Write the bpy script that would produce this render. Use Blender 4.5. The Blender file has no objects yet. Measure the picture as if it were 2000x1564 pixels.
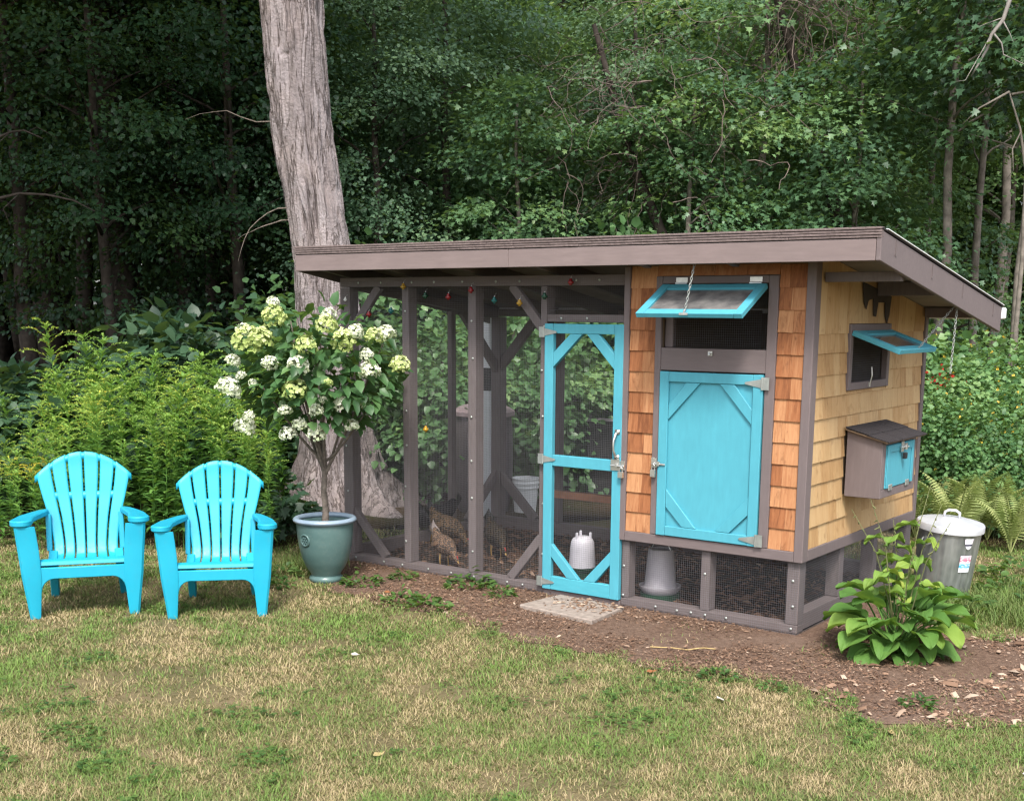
import bpy, bmesh, math, random
import numpy as np
from mathutils import Vector, Matrix

# ------------------------------------------------------------------ camera
scene = bpy.context.scene
COL = scene.collection
CAM = Vector((2.572, -6.102, 1.720))
R_ = Vector((0.80567, 0.59234, 0.00585)); U_ = Vector((-0.11765, 0.15033, 0.98161)); F_ = Vector((-0.58057, 0.79154, -0.19081))
cam_d = bpy.data.cameras.new('camera'); cam = bpy.data.objects.new('camera', cam_d); COL.objects.link(cam)
cam.matrix_world = Matrix(((R_.x, U_.x, -F_.x, CAM.x), (R_.y, U_.y, -F_.y, CAM.y), (R_.z, U_.z, -F_.z, CAM.z), (0, 0, 0, 1)))
cam_d.sensor_fit = 'HORIZONTAL'; cam_d.sensor_width = 36.0; cam_d.lens = 36.0 * 2413.2 / 2000.0
cam_d.shift_y = 290.4 / 2000.0
cam_d.clip_start = 0.1; cam_d.clip_end = 400
scene.camera = cam

# ------------------------------------------------------------------ sky, sun, exposure
SUN = Vector((0.50, -0.72, 1.15)).normalized()
world = bpy.data.worlds.new('World'); scene.world = world; world.use_nodes = True
wn = world.node_tree; wn.nodes.clear()
wo = wn.nodes.new('ShaderNodeOutputWorld'); wb = wn.nodes.new('ShaderNodeBackground'); ws = wn.nodes.new('ShaderNodeTexSky')
wh = wn.nodes.new('ShaderNodeHueSaturation')
ws.sky_type = 'NISHITA'; ws.sun_disc = False
ws.sun_elevation = math.asin(SUN.z); ws.sun_rotation = math.atan2(SUN.x, SUN.y)
ws.air_density = 1.0; ws.dust_density = 3.0; ws.ozone_density = 1.0
wh.inputs['Saturation'].default_value = 0.45
wb.inputs['Strength'].default_value = 0.115
wn.links.new(ws.outputs[0], wh.inputs['Color']); wn.links.new(wh.outputs[0], wb.inputs['Color']); wn.links.new(wb.outputs[0], wo.inputs[0])
sun_d = bpy.data.lights.new('sun', 'SUN'); sun_d.energy = 1.5; sun_d.angle = math.radians(12); sun_d.color = (1.0, 0.95, 0.87)
sun = bpy.data.objects.new('sun', sun_d); COL.objects.link(sun)
sun.rotation_euler = (-SUN).to_track_quat('-Z', 'Y').to_euler()
vs = scene.view_settings
vs.view_transform = 'Standard'; vs.look = 'None'; vs.exposure = 1.66; vs.gamma = 1.0; vs.use_curve_mapping = False
scene.render.engine = 'CYCLES'
cy = scene.cycles
cy.use_denoising = True
try:
    cy.denoiser = 'OPENIMAGEDENOISE'; cy.denoising_input_passes = 'RGB_ALBEDO_NORMAL'
except Exception: pass
cy.max_bounces = 7; cy.diffuse_bounces = 4; cy.glossy_bounces = 2; cy.transmission_bounces = 4; cy.transparent_max_bounces = 6
cy.caustics_reflective = False; cy.caustics_refractive = False
cy.filter_width = 1.3

# ------------------------------------------------------------------ small helpers
FH = Vector((-0.5914, 0.8064, 0)); RH = Vector((0.8064, 0.5914, 0))
def at(px, d, z=0.0):
    """point d metres ahead of the viewpoint, in the direction of photo column px"""
    p = CAM + FH * d + RH * (d * (px - 1000.0) / 2458.0)
    return Vector((p.x, p.y, z))
def tag(o, label=None, cat=None, group=None, kind=None):
    if label: o['label'] = label
    if cat: o['category'] = cat
    if group: o['group'] = group
    if kind: o['kind'] = kind
    return o
def empty(name, loc=(0, 0, 0), rz=0.0, parent=None):
    o = bpy.data.objects.new(name, None); COL.objects.link(o); o.location = loc; o.rotation_euler = (0, 0, rz)
    o.empty_display_size = 0.1
    if parent: o.parent = parent
    return o
def inst(name, me, parent=None, loc=(0, 0, 0), rot=(0, 0, 0), sc=(1, 1, 1)):
    o = bpy.data.objects.new(name, me); COL.objects.link(o)
    o.location = loc; o.rotation_euler = rot; o.scale = sc if hasattr(sc, '__len__') else (sc, sc, sc)
    if parent: o.parent = parent
    return o
def copy_tree(o, parent=None):
    c = o.copy(); COL.objects.link(c); c.parent = parent
    for ch in list(o.children): copy_tree(ch, c)
    return c

class MB:
    def __init__(s): s.v = []; s.f = []
    def add(s, vs_, fs_):
        n = len(s.v); s.v += [tuple(p) for p in vs_]; s.f += [tuple(i + n for i in f) for f in fs_]; return s
    def box(s, lo, hi):
        x0, y0, z0 = lo; x1, y1, z1 = hi
        return s.add([(x0, y0, z0), (x1, y0, z0), (x1, y1, z0), (x0, y1, z0), (x0, y0, z1), (x1, y0, z1), (x1, y1, z1), (x0, y1, z1)],
                     [(3, 2, 1, 0), (4, 5, 6, 7), (0, 1, 5, 4), (1, 2, 6, 5), (2, 3, 7, 6), (3, 0, 4, 7)])
    def beam(s, p0, p1, w, h, up=(0, 0, 1), w1=None, h1=None):
        """rectangular beam p0->p1; w across, h along up"""
        p0 = Vector(p0); p1 = Vector(p1); d = (p1 - p0).normalized(); up = Vector(up)
        sd = d.cross(up).normalized(); u2 = sd.cross(d)
        w1 = w if w1 is None else w1; h1 = h if h1 is None else h1
        vv = []
        for p, a, b in ((p0, w, h), (p1, w1, h1)):
            for i, j in ((-1, -1), (1, -1), (1, 1), (-1, 1)): vv.append(p + sd * (a / 2 * i) + u2 * (b / 2 * j))
        return s.add(vv, [(3, 2, 1, 0), (4, 5, 6, 7), (0, 1, 5, 4), (1, 2, 6, 5), (2, 3, 7, 6), (3, 0, 4, 7)])
    def tube(s, pts, rad, n=8, caps=True):
        pts = [Vector(p) for p in pts]; k = len(pts)
        rad = rad if hasattr(rad, '__len__') else [rad] * k
        ref = None; vv = []; ff = []
        for i, p in enumerate(pts):
            d = (pts[min(i + 1, k - 1)] - pts[max(i - 1, 0)]).normalized()
            if ref is None:
                ref = d.cross(Vector((0.31, 0.87, 0.21)))
                if ref.length < 0.1: ref = d.cross(Vector((1, 0, 0)))
                ref.normalize()
            else:
                ref = (ref - d * ref.dot(d)).normalized()
            b = d.cross(ref)
            for j in range(n):
                a = 2 * math.pi * j / n; vv.append(p + (ref * math.cos(a) + b * math.sin(a)) * rad[i])
        for i in range(k - 1):
            for j in range(n):
                a = i * n + j; b_ = i * n + (j + 1) % n; ff.append((a, b_, b_ + n, a + n))
        if caps: ff.append(tuple(range(n - 1, -1, -1))); ff.append(tuple((k - 1) * n + j for j in range(n)))
        return s.add(vv, ff)
    def lathe(s, prof, n=24, c=(0, 0, 0), fr=None):
        vv = []; ff = []; k = len(prof)
        for i, (r, z) in enumerate(prof):
            for j in range(n):
                a = 2 * math.pi * j / n; q = r * (fr(a, z) if fr else 1)
                vv.append((c[0] + q * math.cos(a), c[1] + q * math.sin(a), c[2] + z))
        for i in range(k - 1):
            for j in range(n):
                a = i * n + j; b_ = i * n + (j + 1) % n; ff.append((a, b_, b_ + n, a + n))
        return s.add(vv, ff)
    def prism(s, poly, fn, t0, t1):
        """polygon (a,b) extruded from t0 to t1; fn(a,b,t)->xyz"""
        n = len(poly); vv = [fn(a, b, t0) for a, b in poly] + [fn(a, b, t1) for a, b in poly]
        ff = [tuple(range(n - 1, -1, -1)), tuple(range(n, 2 * n))] + [(i, (i + 1) % n, n + (i + 1) % n, n + i) for i in range(n)]
        return s.add(vv, ff)
    def mesh(s, name, mat, smooth=False, bevel=0, seg=1):
        me = bpy.data.meshes.new(name); me.from_pydata(s.v, [], s.f)
        bm = bmesh.new(); bm.from_mesh(me)
        bmesh.ops.recalc_face_normals(bm, faces=bm.faces)
        if bevel:
            es = [e for e in bm.edges if len(e.link_faces) == 2 and e.calc_face_angle(0) > 0.5]
            bmesh.ops.bevel(bm, geom=es, offset=bevel, segments=seg, affect='EDGES', clamp_overlap=True)
        bm.to_mesh(me); bm.free()
        if smooth: me.polygons.foreach_set('use_smooth', [True] * len(me.polygons))
        me.materials.append(mat); return me
    def build(s, name, mat, parent=None, smooth=False, bevel=0, seg=1):
        return inst(name, s.mesh(name, mat, smooth, bevel, seg), parent)
def smooth_angle(o, deg=40):
    me = o.data; me.polygons.foreach_set('use_smooth', [True] * len(me.polygons))
    try: me.set_sharp_from_angle(angle=math.radians(deg))
    except Exception: pass
    return o

# ------------------------------------------------------------------ materials
def L(r, g, b):
    f = lambda c: (c / 255 / 12.92) if c / 255 <= 0.04045 else ((c / 255 + 0.055) / 1.055) ** 2.4
    return (f(r), f(g), f(b), 1.0)
class NT:
    def __init__(s, name):
        s.m = bpy.data.materials.new(name); s.m.use_nodes = True; s.t = s.m.node_tree; s.t.nodes.clear()
        s.out = s.n('ShaderNodeOutputMaterial'); s.b = s.n('ShaderNodeBsdfPrincipled'); s.l(s.b.outputs[0], s.out.inputs[0])
    def n(s, t, **k):
        x = s.t.nodes.new(t)
        for a, v in k.items(): setattr(x, a, v)
        return x
    def l(s, a, b): s.t.links.new(a, b)
    def coords(s, kind='Object', scale=(1, 1, 1), rnd=False):
        tc = s.n('ShaderNodeTexCoord'); mp = s.n('ShaderNodeMapping'); mp.inputs['Scale'].default_value = scale
        src = tc.outputs[kind]
        if rnd:
            oi = s.n('ShaderNodeObjectInfo'); mu = s.n('ShaderNodeMath', operation='MULTIPLY'); mu.inputs[1].default_value = 57.0
            s.l(oi.outputs['Random'], mu.inputs[0]); cb = s.n('ShaderNodeCombineXYZ')
            for i in range(3): s.l(mu.outputs[0], cb.inputs[i])
            ad = s.n('ShaderNodeVectorMath', operation='ADD'); s.l(src, ad.inputs[0]); s.l(cb.outputs[0], ad.inputs[1]); src = ad.outputs[0]
        s.l(src, mp.inputs[0]); return mp.outputs[0]
    def noise(s, vec, scale, detail=4, rough=0.55, dist=0.0):
        x = s.n('ShaderNodeTexNoise'); x.inputs['Scale'].default_value = scale; x.inputs['Detail'].default_value = detail
        x.inputs['Roughness'].default_value = rough; x.inputs['Distortion'].default_value = dist; s.l(vec, x.inputs['Vector']); return x.outputs['Fac']
    def ramp(s, fac, stops):
        x = s.n('ShaderNodeValToRGB'); e = x.color_ramp.elements
        while len(e) < len(stops): e.new(0.5)
        for i, (p, c) in enumerate(stops): e[i].position = p; e[i].color = c if len(c) == 4 else (*c, 1)
        s.l(fac, x.inputs[0]); return x.outputs[0]
    def mix(s, fac, a, b, mode='MIX'):
        x = s.n('ShaderNodeMix', data_type='RGBA', blend_type=mode)
        for sock, v in ((x.inputs[0], fac), (x.inputs[6], a), (x.inputs[7], b)):
            if hasattr(v, 'is_output'): s.l(v, sock)
            else: sock.default_value = v
        return x.outputs[2]
    def bump(s, h, strength=0.3, dist=0.01):
        x = s.n('ShaderNodeBump'); x.inputs['Strength'].default_value = strength; x.inputs['Distance'].default_value = dist
        s.l(h, x.inputs['Height']); s.l(x.outputs[0], s.b.inputs['Normal'])
    def set(s, col=None, rough=None, metal=None, spec=None):
        for k, v in (('Base Color', col), ('Roughness', rough), ('Metallic', metal), ('Specular IOR Level', spec)):
            if v is None: continue
            if hasattr(v, 'is_output'): s.l(v, s.b.inputs[k])
            else: s.b.inputs[k].default_value = v
        return s
def sc4(c, k): return (min(1, c[0] * k), min(1, c[1] * k), min(1, c[2] * k), 1)

def paint(name, c, rough=0.55, grain=(6, 6, 1.0), var=0.22, wear=None):
    t = NT(name); v = t.coords('Object', grain, True)
    n1 = t.noise(v, 9, 6); n2 = t.noise(t.coords('Object', (1, 1, 1)), 5.0, 3)
    col = t.ramp(n1, [(0.25, sc4(c, 1 - var)), (0.75, sc4(c, 1 + var * 0.6))])
    col = t.mix(n2, col, sc4(c, 0.8), 'MIX') if var > 0.1 else col
    if wear:
        w = t.ramp(t.noise(v, 14, 8, 0.7), [(0.62, (0, 0, 0, 1)), (0.72, (1, 1, 1, 1))]); col = t.mix(w, col, wear)
    t.set(col, rough, spec=0.3); t.bump(n1, 0.25, 0.002); return t.m
def plain(name, c, rough=0.5, metal=0.0, var=0.12, scale=20, spec=0.4, bump=0.1):
    t = NT(name); n = t.noise(t.coords('Object'), scale, 5)
    t.set(t.ramp(n, [(0.3, sc4(c, 1 - var)), (0.7, sc4(c, 1 + var))]), rough, metal, spec)
    if bump: t.bump(n, bump, 0.003)
    return t.m
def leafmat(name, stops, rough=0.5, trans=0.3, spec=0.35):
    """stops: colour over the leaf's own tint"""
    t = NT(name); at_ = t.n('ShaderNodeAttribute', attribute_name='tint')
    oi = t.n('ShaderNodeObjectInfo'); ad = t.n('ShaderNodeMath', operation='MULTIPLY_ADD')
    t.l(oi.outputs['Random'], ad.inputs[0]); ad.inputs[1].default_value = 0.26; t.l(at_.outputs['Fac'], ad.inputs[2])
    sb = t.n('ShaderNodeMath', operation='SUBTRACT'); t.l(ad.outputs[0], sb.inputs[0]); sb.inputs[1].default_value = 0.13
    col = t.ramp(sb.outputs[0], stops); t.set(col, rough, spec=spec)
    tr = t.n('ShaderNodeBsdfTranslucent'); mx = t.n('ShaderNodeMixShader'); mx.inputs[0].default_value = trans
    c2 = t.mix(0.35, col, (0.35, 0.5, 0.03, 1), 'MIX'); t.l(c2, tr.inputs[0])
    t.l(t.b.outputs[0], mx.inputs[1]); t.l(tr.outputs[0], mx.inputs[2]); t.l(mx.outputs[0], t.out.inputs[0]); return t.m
def shinglemat(name, stops, streak, amount):
    t = NT(name); v = t.coords('Object', (1.5, 16, 1.2), True)
    oi = t.n('ShaderNodeObjectInfo'); g = t.noise(v, 3.2, 8, 0.7, 0.5); g2 = t.noise(t.coords('Object', (.55, 6, 2.2), True), 4.0, 5, 0.6, 0.8)
    m = t.n('ShaderNodeMath', operation='MULTIPLY_ADD'); t.l(g, m.inputs[0]); m.inputs[1].default_value = 1.0
    m2 = t.n('ShaderNodeMath', operation='MULTIPLY_ADD'); t.l(oi.outputs['Random'], m2.inputs[0]); m2.inputs[1].default_value = 0.5; m2.inputs[2].default_value = -0.26
    t.l(m2.outputs[0], m.inputs[2])
    col = t.ramp(m.outputs[0], stops)
    st = t.ramp(g2, [(0.56, (0, 0, 0, 1)), (0.78, (amount,) * 3 + (1,))])
    col = t.mix(st, col, streak, 'MIX'); t.set(col, 0.75, spec=0.2); t.bump(g, 0.5, 0.003); return t.m

M = {}
M['taupe'] = paint('taupe_paint', (0.165, 0.132, 0.132, 1), 0.6, (7, 7, 1.2), 0.18)
M['taupe_x'] = paint('taupe_paint_level', (0.165, 0.132, 0.132, 1), 0.6, (1.2, 7, 7), 0.18)
M['fascia'] = paint('fascia_paint', (0.215, 0.167, 0.162, 1), 0.6, (0.8, 7, 7), 0.2)
M['post'] = paint('weathered_post_paint', (0.16, 0.133, 0.133, 1), 0.7, (9, 9, 1.2), 0.28, (0.22, 0.18, 0.16, 1))
M['rail'] = paint('weathered_rail_paint', (0.16, 0.13, 0.128, 1), 0.75, (1.2, 9, 9), 0.3, (0.26, 0.21, 0.17, 1))
M['cyan'] = paint('turquoise_paint', (0.082, 0.36, 0.455, 1), 0.5, (5, 5, 1), 0.13)
M['cyan_worn'] = paint('turquoise_paint_worn', (0.075, 0.37, 0.46, 1), 0.55, (1, 5, 5), 0.14, (0.16, 0.36, 0.38, 1))
t = NT('turquoise_plastic'); v = t.coords('Object'); n1 = t.noise(v, 3.5, 4); n2 = t.noise(v, 26, 6, .7); n3 = t.noise(t.coords('Object', (1, 1, .25)), 60, 4, .7)
col = t.ramp(n1, [(.3, (.009, .285, .42, 1)), (.7, (.014, .335, .48, 1))]); col = t.mix(t.ramp(n2, [(.60, (0, 0, 0, 1)), (.78, (.38,) * 3 + (1,))]), col, (.10, .21, .22, 1)); col = t.mix(t.ramp(n3, [(.68, (0, 0, 0, 1)), (.74, (.5,) * 3 + (1,))]), col, (.06, .16, .17, 1))
t.set(col, t.ramp(n2, [(.3, (.36,) * 3 + (1,)), (.7, (.52,) * 3 + (1,))]), spec=.4); t.bump(n3, .06, .002); M['chair'] = t.m
M['cedar'] = shinglemat('red_cedar', [(0.10, (0.14, 0.050, 0.022, 1)), (0.42, (0.30, 0.118, 0.050, 1)), (0.8, (0.46, 0.235, 0.115, 1))], (0.12, 0.042, 0.02, 1), 0.85)
M['pale'] = shinglemat('pale_cedar', [(0.0, (0.27, 0.145, 0.062, 1)), (0.35, (0.41, 0.255, 0.120, 1)), (0.85, (0.51, 0.355, 0.190, 1))], (0.21, 0.105, 0.042, 1), 0.7)
M['ply'] = plain('raw_wood', (0.16, 0.11, 0.07, 1), 0.8)
M['perch'] = plain('perch_wood', (0.30, 0.14, 0.085, 1), 0.7, 0, 0.25, 12)
M['steel'] = plain('zinc_steel', (0.62, 0.62, 0.60, 1), 0.34, 0.9, 0.12, 40)
M['hinge'] = plain('dull_zinc', (0.36, 0.38, 0.36, 1), 0.5, 0.7, 0.15, 30)
M['wire'] = plain('galvanised_wire', (0.20, 0.195, 0.21, 1), 0.55, 0.5, 0.1, 5, 0.4, 0)
M['asphalt'] = plain('asphalt_shingle', (0.032, 0.028, 0.030, 1), 0.9, 0, 0.5, 160, 0.2, 0.6)
M['roofedge'] = plain('brown_shingle_edge', (0.16, 0.125, 0.12, 1), 0.85, 0, 0.3, 60, 0.2, 0.4)
M['white'] = plain('white_paint', (0.72, 0.73, 0.74, 1), 0.4, 0, 0.05)
M['black'] = plain('black_rubber', (0.012, 0.012, 0.013, 1), 0.6)
M['deck'] = plain('roof_deck', (0.20, 0.17, 0.15, 1), 0.8, 0, 0.2, 6)

# ------------------------------------------------------------------ numpy leaf builder
rng = np.random.default_rng(7)
def nrm(a): return a / np.maximum(np.linalg.norm(a, axis=-1, keepdims=True), 1e-9)
OVAL = (np.array([[0, 0, 0], [.3, .5, .09], [.3, -.5, .09], [.72, .36, .04], [.72, -.36, .04], [1, 0, -.16], [.33, 0, 0], [.7, 0, -.05]], float),
        [(0, 6, 1), (0, 2, 6), (6, 7, 3), (6, 3, 1), (6, 2, 4), (6, 4, 7), (7, 5, 3), (7, 4, 5)])
SIMPLE = (np.array([[0, 0, 0], [.45, .5, .10], [1, 0, -.08], [.45, -.5, .10]], float), [(0, 2, 1), (0, 3, 2)])
MAPLE = (np.array([[0, 0, 0], [.12, .52, .06], [.42, .28, .05], [.72, .46, .02], [.66, .16, .03], [1, 0, -.14], [.66, -.16, .03], [.72, -.46, .02], [.42, -.28, .05], [.12, -.52, .06], [.4, 0, 0]], float),
         [(10, 1, 0), (10, 2, 1), (10, 3, 2), (10, 4, 3), (10, 5, 4), (10, 6, 5), (10, 7, 6), (10, 8, 7), (10, 9, 8), (10, 0, 9)])
HEART = (np.array([[0, 0, 0], [-.06, .3, .05], [.18, .52, .08], [.55, .42, .05], [1, 0, -.12], [.55, -.42, .05], [.18, -.52, .08], [-.06, -.3, .05], [.4, 0, 0]], float), [(8, 1, 0), (8, 2, 1), (8, 3, 2), (8, 4, 3), (8, 5, 4), (8, 6, 5), (8, 7, 6), (8, 0, 7)])
LANCE = (np.array([[0, 0, 0], [.3, .5, .05], [.3, -.5, .05], [.65, .34, -.02], [.65, -.34, -.02], [1, 0, -.22]], float),
         [(0, 2, 1), (1, 2, 4), (1, 4, 3), (3, 4, 5)])
BLADE = (np.array([[0, .5, 0], [0, -.5, 0], [.5, .38, .12], [.5, -.38, .12], [1, 0, .02]], float), [(0, 1, 3), (0, 3, 2), (2, 3, 4)])
def leaves(P, D, N, Ln, W, tmpl):
    T, Fc = tmpl; P = np.asarray(P, float); n = len(P)
    D = nrm(np.asarray(D, float)); S = nrm(np.cross(np.asarray(N, float), D)); N = np.cross(D, S)
    Ln = np.broadcast_to(np.asarray(Ln, float), (n,)); W = np.broadcast_to(np.asarray(W, float), (n,))
    V = P[:, None, :] + (T[None, :, 0] * Ln[:, None])[..., None] * D[:, None, :] + (T[None, :, 1] * W[:, None])[..., None] * S[:, None, :] + (T[None, :, 2] * Ln[:, None])[..., None] * N[:, None, :]
    F = (np.arange(n)[:, None, None] * len(T) + np.array(Fc)[None]).reshape(-1, 3)
    return V.reshape(-1, 3), F, len(T)
class LM:
    """collects triangles with a tint per vertex"""
    def __init__(s): s.V = []; s.F = []; s.T = []; s.n = 0
    def put(s, V, F, T):
        s.V.append(np.asarray(V, float)); s.F.append(np.asarray(F, int) + s.n); s.T.append(np.asarray(T, float)); s.n += len(V)
    def leaves(s, P, D, N, Ln, W, tmpl, tint):
        V, F, k = leaves(P, D, N, Ln, W, tmpl); s.put(V, F, np.repeat(np.broadcast_to(tint, (len(P),)), k))
    def tube(s, pts, rad, n=5, tint=0.0):
        m = MB().tube(pts, rad, n, caps=False); F = []
        for a, b, c, d in m.f: F += [(a, b, c), (a, c, d)]
        s.put(np.array(m.v), np.array(F), np.full(len(m.v), tint))
    def mesh(s, name, mat, smooth=False):
        V = np.concatenate(s.V); F = np.concatenate(s.F); T = np.concatenate(s.T)
        me = bpy.data.meshes.new(name); me.vertices.add(len(V)); me.vertices.foreach_set('co', V.astype(np.float32).ravel())
        me.loops.add(F.size); me.loops.foreach_set('vertex_index', F.astype(np.int32).ravel())
        me.polygons.add(len(F)); me.polygons.foreach_set('loop_start', np.arange(0, F.size, 3, dtype=np.int32))
        a = me.attributes.new('tint', 'FLOAT', 'POINT'); a.data.foreach_set('value', T.astype(np.float32))
        me.materials.append(mat); me.update(calc_edges=True)
        if smooth: me.polygons.foreach_set('use_smooth', np.ones(len(F), bool))
        return me
def rvec(n, g=None):
    g = g or rng; return nrm(g.normal(size=(n, 3)))
_perm = {}
def vnoise(x, y, seed=0):
    """smooth 2-D value noise 0..1"""
    if seed not in _perm: _perm[seed] = np.random.default_rng(1000 + seed).random((256, 256))
    t = _perm[seed]; xi = np.floor(x).astype(int); yi = np.floor(y).astype(int); fx = x - xi; fy = y - yi
    fx = fx * fx * (3 - 2 * fx); fy = fy * fy * (3 - 2 * fy); g = lambda a, b: t[a % 256, b % 256]
    return (g(xi, yi) * (1 - fx) + g(xi + 1, yi) * fx) * (1 - fy) + (g(xi, yi + 1) * (1 - fx) + g(xi + 1, yi + 1) * fx) * fy
def fbm(x, y, seed=0, o=4):
    s = 0; a = 0.5
    for i in range(o): s = s + a * vnoise(x * 2 ** i, y * 2 ** i, seed + i); a *= 0.5
    return s / (1 - 0.5 ** o)
def inpoly(x, y, poly):
    ins = np.zeros(len(x), bool); j = len(poly) - 1
    for i in range(len(poly)):
        xi, yi = poly[i]; xj, yj = poly[j]
        c = ((yi > y) != (yj > y)) & (x < (xj - xi) * (y - yi) / (yj - yi + 1e-12) + xi); ins ^= c; j = i
    return ins

# ================================================================== THE SETTING
# ground sheet
def groundmat():
    t = NT('lawn_soil'); v = t.coords('Object')
    a = t.noise(v, 2.2, 5, 0.6); b = t.noise(v, 60, 4, 0.7); c = t.noise(v, 0.5, 3)
    col = t.ramp(a, [(0.3, (0.10, 0.10, 0.046, 1)), (0.5, (0.18, 0.155, 0.082, 1)), (0.7, (0.27, 0.205, 0.125, 1))])
    col = t.mix(b, sc4((0.13, 0.10, 0.055, 1), 0.75), col, 'MIX'); t.set(col, 0.95, spec=0.1)
    t.bump(b, 0.6, 0.02); return t.m
def mulchmat():
    t = NT('bark_mulch'); v = t.coords('Object'); a = t.noise(v, 90, 5, 0.75, 0.5); b = t.noise(v, 2.5, 4, 0.6); c = t.noise(v, 35, 4, 0.7, 0.3)
    col = t.ramp(c, [(0.3, (0.095, 0.058, 0.042, 1)), (0.52, (0.165, 0.107, 0.078, 1)), (0.75, (0.245, 0.165, 0.122, 1))])
    dust = t.ramp(b, [(0.45, (0, 0, 0, 1)), (0.68, (0.85, 0.85, 0.85, 1))]); col = t.mix(dust, col, (0.20, 0.138, 0.106, 1))
    t.set(col, 0.95, spec=0.1); t.bump(a, 0.8, 0.02); return t.m
def woodfloormat():
    t = NT('leaf_litter'); v = t.coords('Object'); a = t.noise(v, 25, 5, 0.7); b = t.noise(v, 1.2, 3)
    col = t.ramp(a, [(0.3, (0.025, 0.018, 0.010, 1)), (0.6, (0.075, 0.05, 0.028, 1)), (0.8, (0.12, 0.09, 0.05, 1))])
    col = t.mix(t.ramp(b, [(0.5, (0, 0, 0, 1)), (0.7, (0.7, 0.7, 0.7, 1))]), col, (0.035, 0.05, 0.015, 1)); t.set(col, 0.95, spec=0.1); t.bump(a, 0.7, 0.03); return t.m
tag(MB().add([(-90, -60, 0), (90, -60, 0), (90, 110, 0), (-90, 110, 0)], [(0, 1, 2, 3)]).build('ground', groundmat()), kind='structure')
MULCH = [(-3.35, 0.03), (-3.10, -0.40), (-2.80, -0.72), (-2.456, -0.808), (-2.179, -0.841), (-1.846, -0.80), (-1.482, -0.90), (-1.137, -1.03), (-0.84, -1.0), (-0.606, -0.90), (-0.35, -0.98), (-0.16, -0.99),
         (0.114, -0.89), (0.378, -0.84), (0.66, -1.05), (0.855, -1.20), (1.114, -1.0), (1.382, -0.84), (1.75, -0.6), (2.2, -0.1), (1.9, 0.9), (1.35, 0.95), (0.95, 0.74), (0.74, 0.46), (0.55, 0.60), (0.30, 1.0), (0.0, 1.2), (-1.0, 0.6), (-3.0, 0.3)]
def rough_poly(poly, seed, amp=0.06, step=0.07):
    out = []; n = len(poly)
    for i in range(n):
        a = np.array(poly[i]); b = np.array(poly[(i + 1) % n]); k = max(1, int(np.linalg.norm(b - a) / step))
        for q in range(k):
            p = a + (b - a) * q / k; nz = vnoise(np.array([p[0] * 7]), np.array([p[1] * 7]), seed)[0] - .5; d = (b - a) / (np.linalg.norm(b - a) + 1e-9)
            p = p + np.array([d[1], -d[0]]) * nz * 2 * amp; out.append((p[0], p[1]))
    return out
def sheet(name, poly, z, mat):
    me = bpy.data.meshes.new(name); bm = bmesh.new(); f = bm.faces.new([bm.verts.new((x, y, z)) for x, y in poly])
    bmesh.ops.triangulate(bm, faces=[f]); bmesh.ops.recalc_face_normals(bm, faces=bm.faces); bm.to_mesh(me); bm.free(); me.materials.append(mat)
    if me.polygons and me.polygons[0].normal.z < 0: me.flip_normals()
    return inst(name, me)
tag(sheet('mulch_bed', rough_poly(MULCH, 3), 0.004, mulchmat()), kind='structure')
WOODF = [tuple(at(px, d).xy) for px, d in ((-1500, 9.3), (-200, 9.2), (150, 9.0), (450, 8.7), (600, 9.0), (700, 9.6), (1000, 10.3), (1450, 10.2), (1800, 9.6), (2050, 9.0), (2400, 9.4), (3500, 11), (4500, 70), (-2800, 70))]
tag(sheet('woodland_floor', rough_poly(WOODF, 5, 0.15, 0.4), 0.003, woodfloormat()), kind='structure')
RUNF = [(-3.33, 0.01), (-0.01, 0.01), (-0.01, 1.75), (-3.33, 1.75)]
tag(sheet('run_dirt_floor', RUNF, 0.009, plain('run_dirt', (0.042, 0.032, 0.026, 1), 0.95, 0, 0.5, 40, 0.1, 0.8)), kind='structure')

# ================================================================== CHICKEN COOP
coop = tag(empty('chicken_coop'), 'taupe and turquoise chicken coop with cedar shingle henhouse and wire mesh run', 'chicken coop')
XL, XD0, XD1, XB, D, ZB = -3.338, -1.653, -1.108, -1.112, 1.767, 0.406
def roof_z(y): return 2.105 - 0.164 * (y + 0.304)        # top of the roof
def part(name, mat, f, parent=coop, bevel=0.003, smooth=False):
    mb = MB(); f(mb); return mb.build(name, mat, parent, smooth, bevel)
def bx(name, mat, lo, hi, parent=coop, bevel=0.003): return part(name, mat, lambda m: m.box(lo, hi), parent, bevel)
def bm_(name, mat, p0, p1, w, h, up=(0, 0, 1), parent=coop, bevel=0.003): return part(name, mat, lambda m: m.beam(p0, p1, w, h, up), parent, bevel)
# --- run frame, front
for x0, x1 in ((XL, XL + 0.085), (-2.795, -2.738), (-2.252, -2.192), (XD0 - 0.050, XD0 - 0.006)):
    bx('post', M['post'], (x0, 0.0, 0.060), (x1, 0.085, 1.853))
bx('post', M['post'], (XD1 + 0.004, 0.0, 0.060), (XB + 0.055, 0.08, 0.40))
bx('top_rail', M['rail'], (XL, 0.0, 1.855), (XB - 0.004, 0.085, 1.915))
bx('bottom_rail', M['rail'], (XL, 0.0, 0.013), (XD0 - 0.004, 0.085, 0.058))
bx('ground_board', M['rail'], (XL, 0.006, -0.05), (XD0 - 0.004, 0.05, 0.010))
bx('door_sill', M['rail'], (XD0 - 0.002, -0.012, -0.04), (XD1, 0.085, 0.038))
bx('transom', M['rail'], (XD0 - 0.004, 0.0, 1.646), (XB - 0.004, 0.08, 1.690))
bx('post', M['post'], (XD1 + 0.002, 0.0, 1.692), (XB + 0.035, 0.08, 1.853))
Yb = 0.030
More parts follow.
